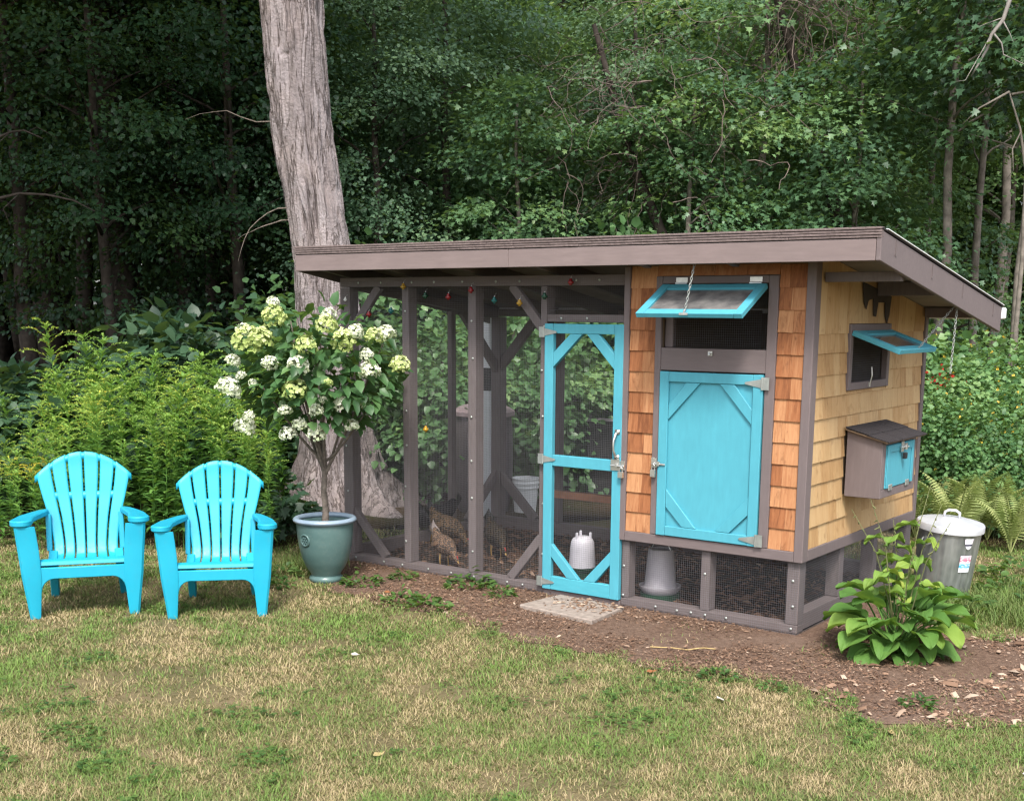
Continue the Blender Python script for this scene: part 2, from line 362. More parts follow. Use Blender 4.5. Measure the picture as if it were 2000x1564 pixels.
for p0, p1 in (((XL + 0.06, Yb, 1.55), (XL + 0.33, Yb, 1.858)), ((-1.93, Yb, 1.858), (XD0 - 0.045, Yb, 1.60)), ((XL + 0.07, Yb, 0.36), (XL + 0.36, Yb, 0.062)), ((-1.93, Yb, 0.062), (XD0 - 0.045, Yb, 0.345))):
    bm_('brace', M['post'], p0, p1, 0.036, 0.055, (0, 1, 0) if False else (0, 0, 1))
# --- run frame, far end and back
for y in (1.15,): bx('post', M['post'], (XL, y - 0.025, 0.10), (XL + 0.04, y + 0.03, 1.70))
bx('post', M['post'], (XL - 0.01, D - 0.09, 0.10), (XL + 0.075, D, 1.66))
for x in (-2.74, -1.9, -1.15): bx('post', M['post'], (x - 0.03, D - 0.06, 0.10), (x + 0.03, D, 1.66))
bx('bottom_rail', M['rail'], (XL, 0.088, 0.0), (XL + 0.06, D - 0.092, 0.10))
bx('bottom_rail', M['rail'], (XL + 0.0, D - 0.085, 0.0), (0.0, D, 0.098))
bx('top_rail', M['rail'], (XL, D - 0.085, 1.662), (XB, D, 1.715))
bm_('top_rail', M['rail'], (XL + 0.03, 0.09, 1.87), (XL + 0.03, D - 0.088, 1.68), 0.06, 0.06)
for p0, p1 in (((XL + 0.03, D - 0.05, 1.25), (XL + 0.40, D - 0.05, 1.66)), ((XL + 0.03, D - 0.05, 0.45), (XL + 0.40, D - 0.05, 0.10)), ((XL + 0.03, D - 0.06, 1.25), (XL + 0.03, D - 0.50, 1.70)), ((XL + 0.03, D - 0.06, 0.45), (XL + 0.03, D - 0.45, 0.10))):
    bm_('brace', M['post'], p0, p1, 0.04, 0.07)
bm_('perch', M['perch'], (-2.31, 1.02, 0.445), (XB - 0.01, 0.98, 0.46), 0.05, 0.05)
# --- base under the henhouse
bx('bottom_rail', M['rail'], (XD1 + 0.002, 0.0, 0.013), (-0.002, 0.085, 0.058))
bx('ground_board', M['rail'], (XD1 + 0.002, 0.006, -0.05), (-0.006, 0.05, 0.010))
bx('post', M['post'], (-0.588, 0.0, 0.060), (-0.532, 0.08, 0.404))
bx('post', M['post'], (-0.072, 0.0, 0.060), (-0.002, 0.085, 0.404))
bx('bottom_rail', M['rail'], (-0.085, 0.088, 0.02), (-0.002, D - 0.09, 0.110))
for y in (0.60, 1.14): bx('post', M['post'], (-0.085, y - 0.03, 0.112), (-0.004, y + 0.03, 0.404))
bx('post', M['post'], (-0.085, D - 0.085, 0.0), (-0.004, D, 0.404))
bx('floor_joist', M['post'], (XB + 0.02, 0.8, 0.33), (-0.09, 0.84, 0.404))
bx('henhouse_floor', M['ply'], (XB + 0.04, 0.01, 0.408), (-0.015, D - 0.02, 0.43))
# --- wire mesh: real wires, joined (each far too thin to pick apart)
def mesh_panel(o, ux, uz, w, h, step=0.0127, r=0.00046, bow=0.0):
    """welded wire from corner o, across ux (len w) and up uz (len h)"""
    mb = MB(); o = Vector(o); ux = Vector(ux); uz = Vector(uz); nn = ux.cross(uz)
    def w_(p, q, n):
        d = (q - p).normalized(); s = d.cross(n).normalized()
        vv = [p + s * r, p + n * r, p - s * r, p - n * r]; vv += [v + (q - p) for v in vv]
        mb.add(vv, [(0, 1, 5, 4), (1, 2, 6, 5), (2, 3, 7, 6), (3, 0, 4, 7)])
    for i in range(int(w / step) + 1): w_(o + ux * (i * step), o + ux * (i * step) + uz * h, nn)
    for i in range(int(h / step) + 1): w_(o + uz * (i * step) + nn * r * 2, o + uz * (i * step) + ux * w + nn * r * 2, nn)
    return mb
X_, Y_, Z_ = (1, 0, 0), (0, 1, 0), (0, 0, 1)
def wire(*a, parent=coop): return tag(mesh_panel(*a).build('wire_mesh', M['wire'], parent), kind='stuff')
wire((XL + 0.004, -0.004, -0.01), X_, Z_, XD0 - 0.012 - XL, 1.905)
wire((XD0 - 0.004, -0.004, 1.652), X_, Z_, XB - XD0, 0.255)
wire((XD1 + 0.006, -0.004, -0.01), X_, Z_, -XD1 - 0.008, 0.412)
wire((0.002, 0.004, -0.01), Y_, Z_, D - 0.02, 0.41)
wire((XL - 0.004, 0.01, 0.0), Y_, Z_, D - 0.02, 1.70)
wire((XL, D + 0.004, 0.0), X_, Z_, -XL - 0.02, 1.68)
# --- washers holding the mesh (about 2 px each)
mb = MB()
rw = random.Random(4)
def washer(x, z, y=-0.0052): mb.lathe([(0.0, 0.004), (0.004, 0.004), (0.0075, 0.0015), (0.0085, 0)], 8, (x, 0, 0)); n = 32; mb.v[-n:] = [(vx, y - vz, z + vy) for vx, vy, vz in mb.v[-n:]]
for x in (XL + 0.045, -2.768, -2.222, XD0 - 0.028):
    for k in range(6): washer(x + rw.uniform(-.012, .012), 0.24 + k * 0.285 + rw.uniform(-.05, .05))
for k in range(8): washer(XL + 0.15 + k * 0.20 + rw.uniform(-.05, .05), 0.036)
for k in range(7): washer(XL + 0.18 + k * 0.22 + rw.uniform(-.05, .05), 1.882)
for x, z in ((XD0 + 0.10, 1.667), (XD0 + 0.28, 1.668), (-1.09, 0.075), (-1.088, 0.25), (-0.87, 0.036), (-0.73, 0.034), (-0.64, 0.036), (-0.55, 0.035), (-0.42, 0.037), (-0.035, 0.036), (-0.03, 0.16), (-0.035, 0.30), (-0.56, 0.27), (XD0 + 0.2, 1.885), (XD0 + 0.36, 1.885)): washer(x, z)
tag(mb.build('washers', M['hinge'], coop, True), kind='stuff')

# --- run door
door = empty('run_door', parent=coop)
y0, y1 = -0.030, 0.004
W2 = XD1 - XD0
bx('stile', M['cyan'], (XD0, y0, 0.042), (XD0 + 0.062, y1, 1.637), door); bx('stile', M['cyan'], (XD1 - 0.062, y0, 0.042), (XD1, y1, 1.637), door)
bx('door_rail', M['cyan'], (XD0 + 0.063, y0 + .001, 1.580), (XD1 - 0.063, y1, 1.636), door)
bx('door_rail', M['cyan'], (XD0 + 0.063, y0 + .001, 0.800), (XD1 - 0.063, y1, 0.866), door)
bx('door_rail', M['cyan_worn'], (XD0 + 0.063, y0 + .001, 0.043), (XD1 - 0.063, y1, 0.125), door)
xm = (XD0 + XD1) / 2
def dbrace(pts, parent, mat=M['cyan'], ya=y0 + .002, yb=y1 - .002):
    part('brace', mat, lambda m: m.prism(pts, lambda a, b, t: (a, t, b), ya, yb), parent, 0.002)
dbrace([(XD0 + .063, 1.47), (XD0 + .063, 1.385), (xm - .008, 1.579), (xm - .092, 1.579)], door)
dbrace([(XD1 - .063, 1.47), (XD1 - .063, 1.385), (xm + .022, 1.579), (xm + .104, 1.579)], door)
dbrace([(XD0 + .063, 0.325), (XD0 + .063, 0.245), (xm - .092, 0.126), (xm - .008, 0.126)], door)
dbrace([(XD1 - .063, 0.325), (XD1 - .063, 0.245), (xm + .104, 0.126), (xm + .022, 0.126)], door)
wire((XD0 + 0.02, 0.008, 0.06), X_, Z_, W2 - 0.04, 1.56, parent=door)
def tee_hinge(x, z, sgn, parent, y=y0, k=1.0):
    m = MB(); m.box((x - sgn * 0.036 * k, y - 0.004, z - 0.030 * k) if sgn > 0 else (x, y - 0.004, z - 0.030 * k), (x, y - 0.001, z + 0.030 * k) if sgn > 0 else (x + 0.036 * k, y - 0.001, z + 0.030 * k))
    m.prism([(x, z - 0.022 * k), (x + sgn * 0.085 * k, z - 0.006 * k), (x + sgn * 0.092 * k, z), (x + sgn * 0.085 * k, z + 0.006 * k), (x, z + 0.022 * k)], lambda a, b, t: (a, t, b), y - 0.0045, y - 0.0012)
    m.tube([(x, y - 0.005, z - 0.03 * k), (x, y - 0.005, z + 0.03 * k)], 0.005 * k, 8)
    return m.build('hinge', M['hinge'], parent)
for z in (1.588, 0.838, 0.088): tee_hinge(XD0 - 0.002, z, 1, door)
m = MB(); hx = XD1 - 0.028
m.tube([(hx, y0 - .002, 1.03), (hx, y0 - .02, 1.02), (hx - .004, y0 - .034, 0.985), (hx - .005, y0 - .036, 0.955), (hx - .004, y0 - .034, 0.925), (hx, y0 - .02, 0.895), (hx, y0 - .002, 0.885)], [.008, .009, .006, .0055, .006, .009, .008], 8)
m.box((hx - .016, y0 - .004, 1.018), (hx + .016, y0 - .001, 1.045)); m.box((hx - .016, y0 - .004, 0.872), (hx + .016, y0 - .001, 0.898)); m.build('handle', M['steel'], door, True)
def bolt_latch(x, z, parent, y, k=1.0, arm=0):
    m = MB(); m.box((x - .055 * k, y - .005, z - .030 * k), (x + .005 * k, y - .001, z + .034 * k)); m.box((x + .012 * k, y - .008, z - .024 * k), (x + .04 * k, y - .001, z + .03 * k))
    m.tube([(x - .05 * k - arm, y - .014, z), (x + .042 * k, y - .014, z)], .0065 * k, 8); m.box((x - .02 * k, y - .02, z - .01 * k), (x - .005 * k, y - .005, z + .012 * k)); m.build('bolt_latch', M['steel'], parent, False, 0.001)
    m = MB(); m.box((x + .008 * k, y - .030, z - .066 * k), (x + .040 * k, y - .012, z - .032 * k)); m.tube([(x + .014 * k, y - .021, z - .034 * k), (x + .014 * k, y - .021, z - .012 * k), (x + .024 * k, y - .021, z - .004 * k), (x + .034 * k, y - .021, z - .012 * k), (x + .034 * k, y - .021, z - .034 * k)], .0032 * k, 6)
    m.build('padlock', M['steel'], parent, False, 0.002)
bolt_latch(XD1 - 0.012, 0.838, door, y0)

# --- henhouse: front wall
YF = -0.006; XR = 0.020
wall = empty('front_wall', parent=coop)
for lo, hi in (((XB, YF, ZB + .002), (-0.872, 0.012, 2.00)), ((-0.240, YF, ZB + .002), (0.0, 0.012, 2.00)), ((-0.871, YF, 1.86), (-0.241, 0.012, 2.00))):
    bx('wall_panel', M['ply'], lo, hi, wall, 0)
trimY = -0.028
bx('corner_trim', M['taupe'], (XB - 0.002, trimY, ZB), (XB + 0.036, YF - .0005, 1.955), coop)
bx('corner_trim', M['taupe'], (-0.030, trimY, ZB), (XR - 0.001, YF - .0005, 1.965), coop)
bx('skirt_trim', M['taupe_x'], (XB + 0.037, trimY + .001, ZB), (-0.031, YF - .0005, ZB + 0.056), coop)
FX0, FX1 = -0.868, -0.240
bx('frame_trim', M['taupe'], (FX0 - 0.040, trimY, ZB + 0.058), (FX0 - .001, YF - .0005, 1.90), coop)
bx('frame_trim', M['taupe'], (FX1 + .001, trimY, ZB + 0.058), (FX1 + 0.056, YF - .0005, 1.90), coop)
bx('frame_trim', M['taupe_x'], (FX0, trimY + .001, 1.860), (FX1, YF - .0005, 1.90), coop)
bx('frame_trim', M['taupe_x'], (FX0, trimY + .002, 1.392), (FX1, 0.012, 1.515), coop)
# hatch door
hat = empty('hatch_door', parent=coop)
hx0, hx1, hz0, hz1 = FX0 + 0.004, FX1 - 0.004, ZB + 0.060, 1.386
bx('panel', M['cyan'], (hx0 + .002, -0.022, hz0 + .002), (hx1 - .002, -0.004, hz1 - .002), hat, 0.001)
yh0, yh1 = -0.040, -0.0225
bx('stile', M['cyan'], (hx0, yh0, hz0), (hx0 + .056, yh1, hz1), hat); bx('stile', M['cyan'], (hx1 - .056, yh0, hz0), (hx1, yh1, hz1), hat)
bx('door_rail', M['cyan'], (hx0 + .057, yh0 + .001, hz1 - .056), (hx1 - .057, yh1, hz1 - .001), hat); bx('door_rail', M['cyan'], (hx0 + .057, yh0 + .001, hz0 + .001), (hx1 - .057, yh1, hz0 + .056), hat)
for sx in (0, 1):
    q = (lambda x: hx0 + x) if not sx else (lambda x: hx1 - x)
    dbrace([(q(.058), hz1 - .185), (q(.058), hz1 - .265), (q(.25), hz1 - .058), (q(.165), hz1 - .058)], hat, M['cyan'], yh0 + .003, yh1)
    dbrace([(q(.058), hz0 + .265), (q(.058), hz0 + .165), (q(.165), hz0 + .058), (q(.25), hz0 + .058)], hat, M['cyan'], yh0 + .003, yh1)
tee_hinge(hx1 - .002, hz1 - .045, -1, hat, yh0, 1.1); tee_hinge(hx1 - .002, hz0 + .035, -1, hat, yh0, 1.1)
m = MB(); m.box((FX0 - .036, trimY - .006, .845), (FX0 - .004, trimY - .001, .90)); m.tube([(FX0 - .03, trimY - .016, .872), (FX0 + .055, trimY - .016, .868)], .006, 8); m.box((FX0 + .004, yh0 - .012, .858), (FX0 + .02, yh0, .884)); m.box((FX0 - .03, trimY - .022, .865), (FX0 - .016, trimY - .004, .905)); m.build('bolt_latch', M['steel'], hat, False, .001)
m = MB(); m.box((FX0 - .032, trimY - .03, .795), (FX0 - .002, trimY - .012, .835)); m.tube([(FX0 - .026, trimY - .02, .835), (FX0 - .026, trimY - .02, .86), (FX0 - .017, trimY - .02, .868), (FX0 - .008, trimY - .02, .86), (FX0 - .008, trimY - .02, .835)], .003, 6); m.build('padlock', M['steel'], hat, False, .002)
m = MB(); m.box((-.575, trimY - .006, 1.478), (-.548, trimY - .001, 1.502)); m.tube([(-.565, trimY - .004, 1.49), (-.562, trimY - .02, 1.492), (-.55, trimY - .024, 1.484)], .004, 6); m.build('hook', M['steel'], coop)
# window with wire and open flap
bx('window_liner', M['taupe_x'], (FX0, 0.0125, 1.516), (FX0 + 0.05, 0.05, 1.859), coop); wire((FX0 + .002, 0.016, 1.52), X_, Z_, FX1 - FX0 - .004, 0.335)
def flap(name, x0, x1, hz, ln, ang, fw, place, mats):
    """frame hinged along its top; local x along hinge, local -y outward, built flat then placed"""
    f = empty(name, parent=coop)
    pa = lambda nm, lo, hi, mt: bx(nm, mt, lo, hi, f, .002)
    pa('flap_stile', (x0, -ln, -.014), (x0 + fw, 0, .014), mats); pa('flap_stile', (x1 - fw, -ln, -.014), (x1, 0, .014), mats)
    pa('flap_rail', (x0 + fw + .001, -ln, -.013), (x1 - fw - .001, -ln + fw, .013), mats); pa('flap_rail', (x0 + fw + .001, -fw, -.013), (x1 - fw - .001, -.001, .013), mats)
    pa('pane', (x0 + fw - .01, -ln + fw - .01, -.004), (x1 - fw + .01, -fw + .01, .002), M['pane'])
    place(f); return f
t = NT('window_plastic'); nn = t.noise(t.coords('Object', (3, 3, 3)), 3, 4); t.set(t.ramp(nn, [(0.3, (0.05, 0.05, 0.055, 1)), (0.7, (0.22, 0.21, 0.20, 1))]), 0.12, spec=0.5); M['pane'] = t.m
def place_front(f): f.location = (0, -0.030, 1.846); f.rotation_euler = (math.radians(28.5), 0, 0)
fl = flap('window_flap', FX0 + .004, FX1 - .004, 0, 0.325, 0, 0.048, place_front, M['cyan'])
for x in (FX0 + .12, FX1 - .07): part('hinge', M['steel'], lambda m: m.box((x - .035, trimY - .004, 1.862), (x + .035, trimY - .0005, 1.892)).tube([(x - .035, trimY - .008, 1.861), (x + .035, trimY - .008, 1.861)], .006, 8), coop, 0)
def chain(p0, p1, sag=0.0, parent=coop, ll=0.021):
    p0 = Vector(p0); p1 = Vector(p1); n = max(3, int((p1 - p0).length / (ll * 0.78))); mb = MB()
    P = [p0.lerp(p1, i / n) + Vector((0, 0, -sag * 4 * (i / n) * (1 - i / n))) for i in range(n + 1)]
    for i in range(n):
        d = (P[i + 1] - P[i]).normalized(); a = d.cross(Vector((0.4, 0.5, 0.1))).normalized(); b = d.cross(a)
        s = a if i % 2 else b; c = (P[i] + P[i + 1]) / 2; pts = []
        for k in range(9):
            t_ = 2 * math.pi * k / 8; pts.append(c + d * (math.cos(t_) * ll * .55) + s * (math.sin(t_) * ll * .27))
        mb.tube(pts, .0018, 5, False)
    return mb.build('chain', M['hinge'], parent, True)
chain((-0.575, -0.312, 1.700), (-0.555, -0.255, 1.955))
m = MB(); m.box((-.60, -.325, 1.694), (-.55, -.31, 1.706)); m.tube([(-.575, -.314, 1.70), (-.575, -.32, 1.715), (-.572, -.312, 1.722)], .004, 6); m.build('hook', M['steel'], coop)

# --- shingles
def shingle_mesh(name, mat, h, seed):
    r = random.Random(seed); mb = MB(); j = lambda a: r.uniform(-a, a)
    zb0, zb1 = j(.0014), j(.0014); t0, t1 = .0125, .003
    xs = [0.006, 0.35, 0.68, 0.994]; zs = [zb0 + (zb1 - zb0) * x + j(.0008) for x in xs]; vv = []
    for x, z in zip(xs, zs): vv += [(x, 0, z), (x, -t0 + j(.001), z), (x, -(t0 + t1) / 2 + j(.0012), h / 2), (x, -t1, h), (x, 0, h)]
    ff = []
    for i in range(3):
        a = i * 5; b = a + 5
        for k in range(4): ff.append((a + k, b + k, b + k + 1, a + k + 1))
    ff += [(0, 1, 2, 3, 4), (19, 18, 17, 16, 15)]
    return mb.add(vv, ff).mesh(name, mat)
SH = {}
def shingle(wall_, mat, key, h, pos, w, rz):
    k = (key, round(h, 3))
    if k not in SH: SH[k] = [shingle_mesh('shingle', mat, h, 11 * i + len(SH)) for i in range(4)]
    return inst('shingle', rs.choice(SH[k]), wall_, pos, (0, 0, rz), (w, 1, 1))
rs = random.Random(21); EXP = 0.1145
def courses(wall_, mat, key, a0, a1, z0, z1, place, avg, rz, holes=()):
    z = z0; ci = 0
    while z < z1 - 0.02:
        h = min(EXP + 0.012, z1 - z + 0.0); a = a0; ws_ = []
        if a1 - a0 < .22: w = (a1 - a0) * rs.uniform(.34, .66); ws_ = [(a0, w), (a0 + w, a1 - a0 - w)]; a = a1
        while a < a1 - 0.004:
            w = avg * rs.uniform(0.6, 1.45)
            if a1 - (a + w) < avg * 0.45: w = a1 - a
            ws_.append((a, min(w, a1 - a))); a += w
        for (s, w) in ws_:
            segs = [(s, s + w, z, h)]
            for (b0, b1, c0, c1) in holes:
                new = []
                for (p, q, zz, hh) in segs:
                    if zz + EXP <= c0 or zz >= c1 or q <= b0 or p >= b1: new.append((p, q, zz, hh)); continue
                    if p < b0: new.append((p, b0, zz, hh))
                    if q > b1: new.append((b1, q, zz, hh))
                    pi, qi = max(p, b0), min(q, b1)
                    if zz < c0 - .01: new.append((pi, qi, zz, c0 - zz))
                    if zz + EXP > c1 + .01: new.append((pi, qi, c1, zz + EXP - c1 + .012))
                segs = new
            for (p, q, zz, hh) in segs:
                if q - p > .006: shingle(wall_, mat, key, hh, place(p, zz), q - p, rz)
        z += EXP; ci += 1
pf = lambda a, z: (a, YF - .001, z)
courses(wall, M['cedar'], 'c', XB + .037, FX0 - .041, ZB + .057, 1.955, pf, 0.092, 0)
courses(wall, M['cedar'], 'c', FX1 + .057, -0.031, ZB + .057, 1.955, pf, 0.084, 0)
courses(wall, M['cedar'], 'c', FX0 - .040, FX1 + .056, 1.902, 1.958, pf, 0.16, 0)
# --- henhouse: side wall
swall = empty('side_wall', parent=coop)
WY0, WY1, WZ0, WZ1 = 0.474, 1.100, 1.290, 1.650
XS = 0.0
def wp(lo, hi): bx('wall_panel', M['ply'], lo, hi, swall, 0)
wp((XS - .014, 0.013, ZB + .002), (XS, WY0, 1.93)); wp((XS - .014, WY1, ZB + .002), (XS, D, 1.72)); wp((XS - .014, WY0, ZB + .002), (XS, WY1, WZ0)); wp((XS - .014, WY0, WZ1), (XS, WY1, 1.80))
bx('back_panel', M['ply'], (XB, D - .016, ZB), (XS - .015, D - .002, 1.70)); bx('partition', M['ply'], (XB, 0.013, ZB), (XB + .014, D - .017, 1.72))
bx('corner_trim', M['taupe'], (XS + .001, -0.0265, ZB), (XR, 0.045, 1.965)); bx('corner_trim', M['taupe'], (XS + .001, D - .045, ZB), (XR, D + .004, 1.69))
bx('skirt_trim', M['taupe'], (XS + .001, 0.046, ZB), (XR - .001, D - .046, ZB + .062))
ps = lambda a, z: (XS + .001, a, z)
NY0, NY1, NZ0, NZ1 = 0.505, 1.060, 0.705, 1.075
courses(swall, M['pale'], 'p', .046, D - .046, ZB + .063, 1.600, ps, 0.115, math.pi / 2, [(WY0, WY1, WZ0, WZ1), (NY0, NY1, NZ0, NZ1)])
a = 0.046                                                    # tall top course, cut along the roof slope
cuts = sorted([WY0, WY1, D - .046])
while a < D - .05:
    q = min(a + rs.uniform(.09, .20), min(c for c in cuts if c > a + .001)); z0_ = WZ1 + .002 if (a >= WY0 - .001 and q <= WY1 + .001) else 1.600
    o = part('shingle', M['pale'], lambda m: m.prism([(a + .001, z0_), (q - .001, z0_), (q - .001, roof_z(q) - .034), (a + .001, roof_z(a) - .034)], lambda u, b, t: (t, u, b), XS + .001, XS + .010), swall, 0)
    a = q
for lo, hi in (((WY0, WZ0), (WY0 + .042, WZ1)), ((WY1 - .042, WZ0), (WY1, WZ1)), ((WY0 + .043, WZ0), (WY1 - .043, WZ0 + .042)), ((WY0 + .043, WZ1 - .042), (WY1 - .043, WZ1))):
    bx('frame_trim', M['taupe'], (XS - .012, lo[0], lo[1]), (XR + .004, hi[0], hi[1]))
wire((XS - .016, WY0 + .03, WZ0 + .03), Y_, Z_, WY1 - WY0 - .06, .30)
def place_side(f): f.location = (XR + .006, (WY0 + WY1) / 2, 1.603); f.rotation_euler = Matrix.Rotation(math.pi / 2, 3, 'Z').to_4x4().to_3x3().__matmul__(Matrix.Rotation(math.radians(20), 3, 'X')).to_euler()
flap('window_flap', -.300, .300, 0, 0.285, 0, 0.05, place_side, M['cyan'])
m = MB(); m.box((XR + .004, .77, 1.30), (XR + .012, .79, 1.325)); m.tube([(XR + .01, .78, 1.315), (XR + .02, .782, 1.36), (XR + .016, .78, 1.41)], .004, 6); m.build('hook', M['steel'], coop)
chain((0.28, 0.80, 1.512), (0.415, 1.02, 1.770), 0.0); chain((0.415, 1.02, 1.770), (0.42, 0.965, 1.38), 0.0)
# --- nest box
nb = empty('nest_box', parent=coop)
NX = 0.226
part('box_side', M['taupe'], lambda m: m.prism([(XS + .022, NZ0), (NX, NZ0), (NX, 1.020), (XS + .022, 1.072)], lambda a, b, t: (a, t, b), NY0, NY0 + .018), nb)
part('box_side', M['taupe'], lambda m: m.prism([(XS + .022, NZ0), (NX, NZ0), (NX, 1.020), (XS + .022, 1.072)], lambda a, b, t: (a, t, b), NY1 - .018, NY1), nb)
bx('box_bottom', M['taupe'], (XS + .022, NY0 + .019, NZ0), (NX - .02, NY1 - .019, NZ0 + .018), nb)
fx0, fx1 = NX - .019, NX + .001
bx('face_frame', M['taupe'], (fx0, NY0 + .019, NZ0 + .001), (fx1, NY1 - .019, NZ0 + .048), nb); bx('face_frame', M['taupe'], (fx0, NY0 + .019, NZ0 + .049), (fx1, NY0 + .058, 1.016), nb); bx('face_frame', M['taupe'], (fx0, NY1 - .058, NZ0 + .049), (fx1, NY1 - .019, 1.016), nb); bx('face_frame', M['taupe'], (fx0, NY0 + .059, 0.998), (fx1, NY1 - .059, 1.016), nb)
dr = bx('nest_door', M['cyan'], (fx0, NY0 + .061, NZ0 + .051), (fx1 + .004, NY1 - .061, .996), nb)
for lo, hi in (((NY0 + .062, NZ0 + .052), (NY0 + .10, .995)), ((NY1 - .10, NZ0 + .052), (NY1 - .062, .995)), ((NY0 + .101, .955), (NY1 - .101, .995))): bx('door_rail', M['cyan'], (fx1 + .0045, lo[0], lo[1]), (fx1 + .010, hi[0], hi[1]), dr, .002)
for yy in (NY0 + .14, NY1 - .14): bx('hinge', M['hinge'], (fx1 + .002, yy - .03, NZ0 + .035), (fx1 + .008, yy + .03, NZ0 + .07), nb)
m = MB(); m.box((fx1 + .010, .765, .945), (fx1 + .018, .80, 1.005)); m.tube([(fx1 + .022, .74, .975), (fx1 + .022, .86, .970)], .006, 8); m.box((fx1 + .012, .81, .955), (fx1 + .028, .83, .992)); m.build('bolt_latch', M['steel'], nb, False, .001)
m = MB(); m.box((fx1 + .014, .79, .905), (fx1 + .034, .82, .94)); m.build('padlock', M['black'], nb, False, .003)
lid = part('lid', M['ply'], lambda m: m.prism([(XS + .022, 1.074), (NX + .038, 1.013), (NX + .038, 1.022), (XS + .022, 1.084)], lambda a, b, t: (a, t, b), NY0 - .028, NY1 + .045), nb)
for r_ in range(2):                                          # asphalt shingle tabs, three to a row
    xa = XS + .023 + (0.122 if r_ == 0 else 0.0); xb_ = NX + .046 if r_ == 0 else xa + .134
    za = 1.0845 - (xa - XS - .022) * .254 + (0.0 if r_ == 0 else .0045)
    for k in range(3):
        ya = NY0 - .032 + k * .2115 + r_ * .0; zb_ = za - (xb_ - xa) * .254
        part('shingle', M['asphalt'], lambda m: m.prism([(xa, za), (xb_, zb_), (xb_, zb_ + .005), (xa, za + .005)], lambda a, b, t: (a, t, b), ya, ya + .207), lid, 0)
# --- open flap on the far side of the henhouse, seen through the run door
def place_far(f): f.location = (XB - .02, 0.95, 1.50); f.rotation_euler = (Matrix.Rotation(-math.pi / 2, 3, 'Z') @ Matrix.Rotation(math.radians(20), 3, 'X')).to_euler()
flap('window_flap', -.30, .30, 0, 0.285, 0, 0.05, place_far, M['cyan'])

# --- roof
roof = empty('roof', parent=coop)
RX0, RX1, RY0, RY1 = -3.441, 0.445, -0.304, 1.80
part('roof_deck', M['deck'], lambda m: m.prism([(RY0 + .02, roof_z(RY0 + .02) - .030), (RY1, roof_z(RY1) - .030), (RY1, roof_z(RY1) - .008), (RY0 + .02, roof_z(RY0 + .02) - .008)], lambda a, b, t: (t, a, b), RX0 + .01, RX1 - .02), roof, 0)
part('roof_covering', M['asphalt'], lambda m: m.prism([(RY0 + .004, roof_z(RY0 + .004) - .0075), (RY1 + .015, roof_z(RY1 + .015) - .0075), (RY1 + .015, roof_z(RY1 + .015)), (RY0 + .004, roof_z(RY0 + .004))], lambda a, b, t: (t, a, b), RX0, RX1 + .004), roof, 0)
zt = roof_z(RY0)
bxs = [RX0, -1.72, RX1 - .024]
for i in range(2): bx('fascia_board', M['fascia'], (bxs[i] + (.0008 if i else 0), RY0, zt - .153), (bxs[i + 1] - .0008, RY0 + .019, zt - .052), roof, .0025)
rr = random.Random(3)
for k in range(4):                                           # stacked shingle edges along the high eave
    x = RX0 - .004
    while x < RX1 - .02:
        w = min(rr.uniform(.55, 1.0), RX1 + .002 - x)
        bx('edge_shingle', M['roofedge'], (x, RY0 - .004 - .003 * k + rr.uniform(-.001, .001), zt - .0475 + .0128 * k), (x + w - .0015, RY0 + .03, zt - .0475 + .0128 * k + .0105), roof, .0015); x += w
bx('gap_shade_strip', M['black'], (RX0, RY0 + .006, zt - .0518), (RX1 - .03, RY0 + .019, zt - .0478), roof, 0)  # black strip set in the gap, standing in for its shade
part('rake_board', M['taupe_x'], lambda m: m.prism([(RY0, zt - .153), (RY1, roof_z(RY1) - .160), (RY1, roof_z(RY1) - .012), (RY0, zt - .012)], lambda a, b, t: (t, a, b), RX1 - .023, RX1), roof)
part('rake_board', M['taupe_x'], lambda m: m.prism([(RY0 + .02, zt - .155), (RY1, roof_z(RY1) - .160), (RY1, roof_z(RY1) - .032), (RY0 + .02, zt - .034)], lambda a, b, t: (t, a, b), RX0 + .001, RX0 + .02), roof)
part('drip_edge', M['white'], lambda m: m.prism([(RY0 + .06, roof_z(RY0 + .06) + .001), (RY1 + .02, roof_z(RY1 + .02) + .001), (RY1 + .02, roof_z(RY1 + .02) + .005), (RY0 + .06, roof_z(RY0 + .06) + .005)], lambda a, b, t: (t, a, b), RX1 - .05, RX1 + .010), roof, 0)
for y in (-.10, .46, 1.00, 1.62): part('staple', M['post'], lambda m: m.box((RX1 + .0005, y - .004, roof_z(y) - .085), (RX1 + .004, y + .004, roof_z(y) - .02)).box((RX1 + .0005, y - .012, roof_z(y) - .092), (RX1 + .004, y + .006, roof_z(y) - .085)), roof, 0)
for x in (-3.36, -2.80, -2.22, -1.66, -0.95, -0.42):         # rafters down the slope
    if x < -1.2: bm_('rafter', M['post'], (x, RY0 + .022, roof_z(RY0 + .022) - .075), (x, RY1 - .03, roof_z(RY1 - .03) - .075), .038, .088, parent=roof)
    else: bm_('rafter', M['post'], (x, RY0 + .022, roof_z(RY0 + .022) - .075), (x, -.04, roof_z(-.04) - .075), .038, .088, parent=roof)
for y, h in ((0.10, .05), (0.86, .075), (1.70, .06)):        # outriggers carrying the rake
    zc = roof_z(y) - .034 - h / 2 - (.09 if y < .2 else .0)
    bx('outrigger', M['post'], (XR + .001, y - .022, zc - h / 2), (RX1 - .024 if y > .2 else RX1 - .03, y + .022, zc + h / 2), roof)
bx('gutter', M['white'], (RX0, RY1 + .018, roof_z(RY1) - .085), (RX1 + .005, RY1 + .10, roof_z(RY1) - .015), roof, .008)
m = MB(); m.box((-3.49, D - .01, .06), (-3.42, D + .04, 1.66)); m.build('downspout', plain('aluminium_grey', (0.62, 0.63, 0.68, 1), .4, .2, .05), coop, False, .006)
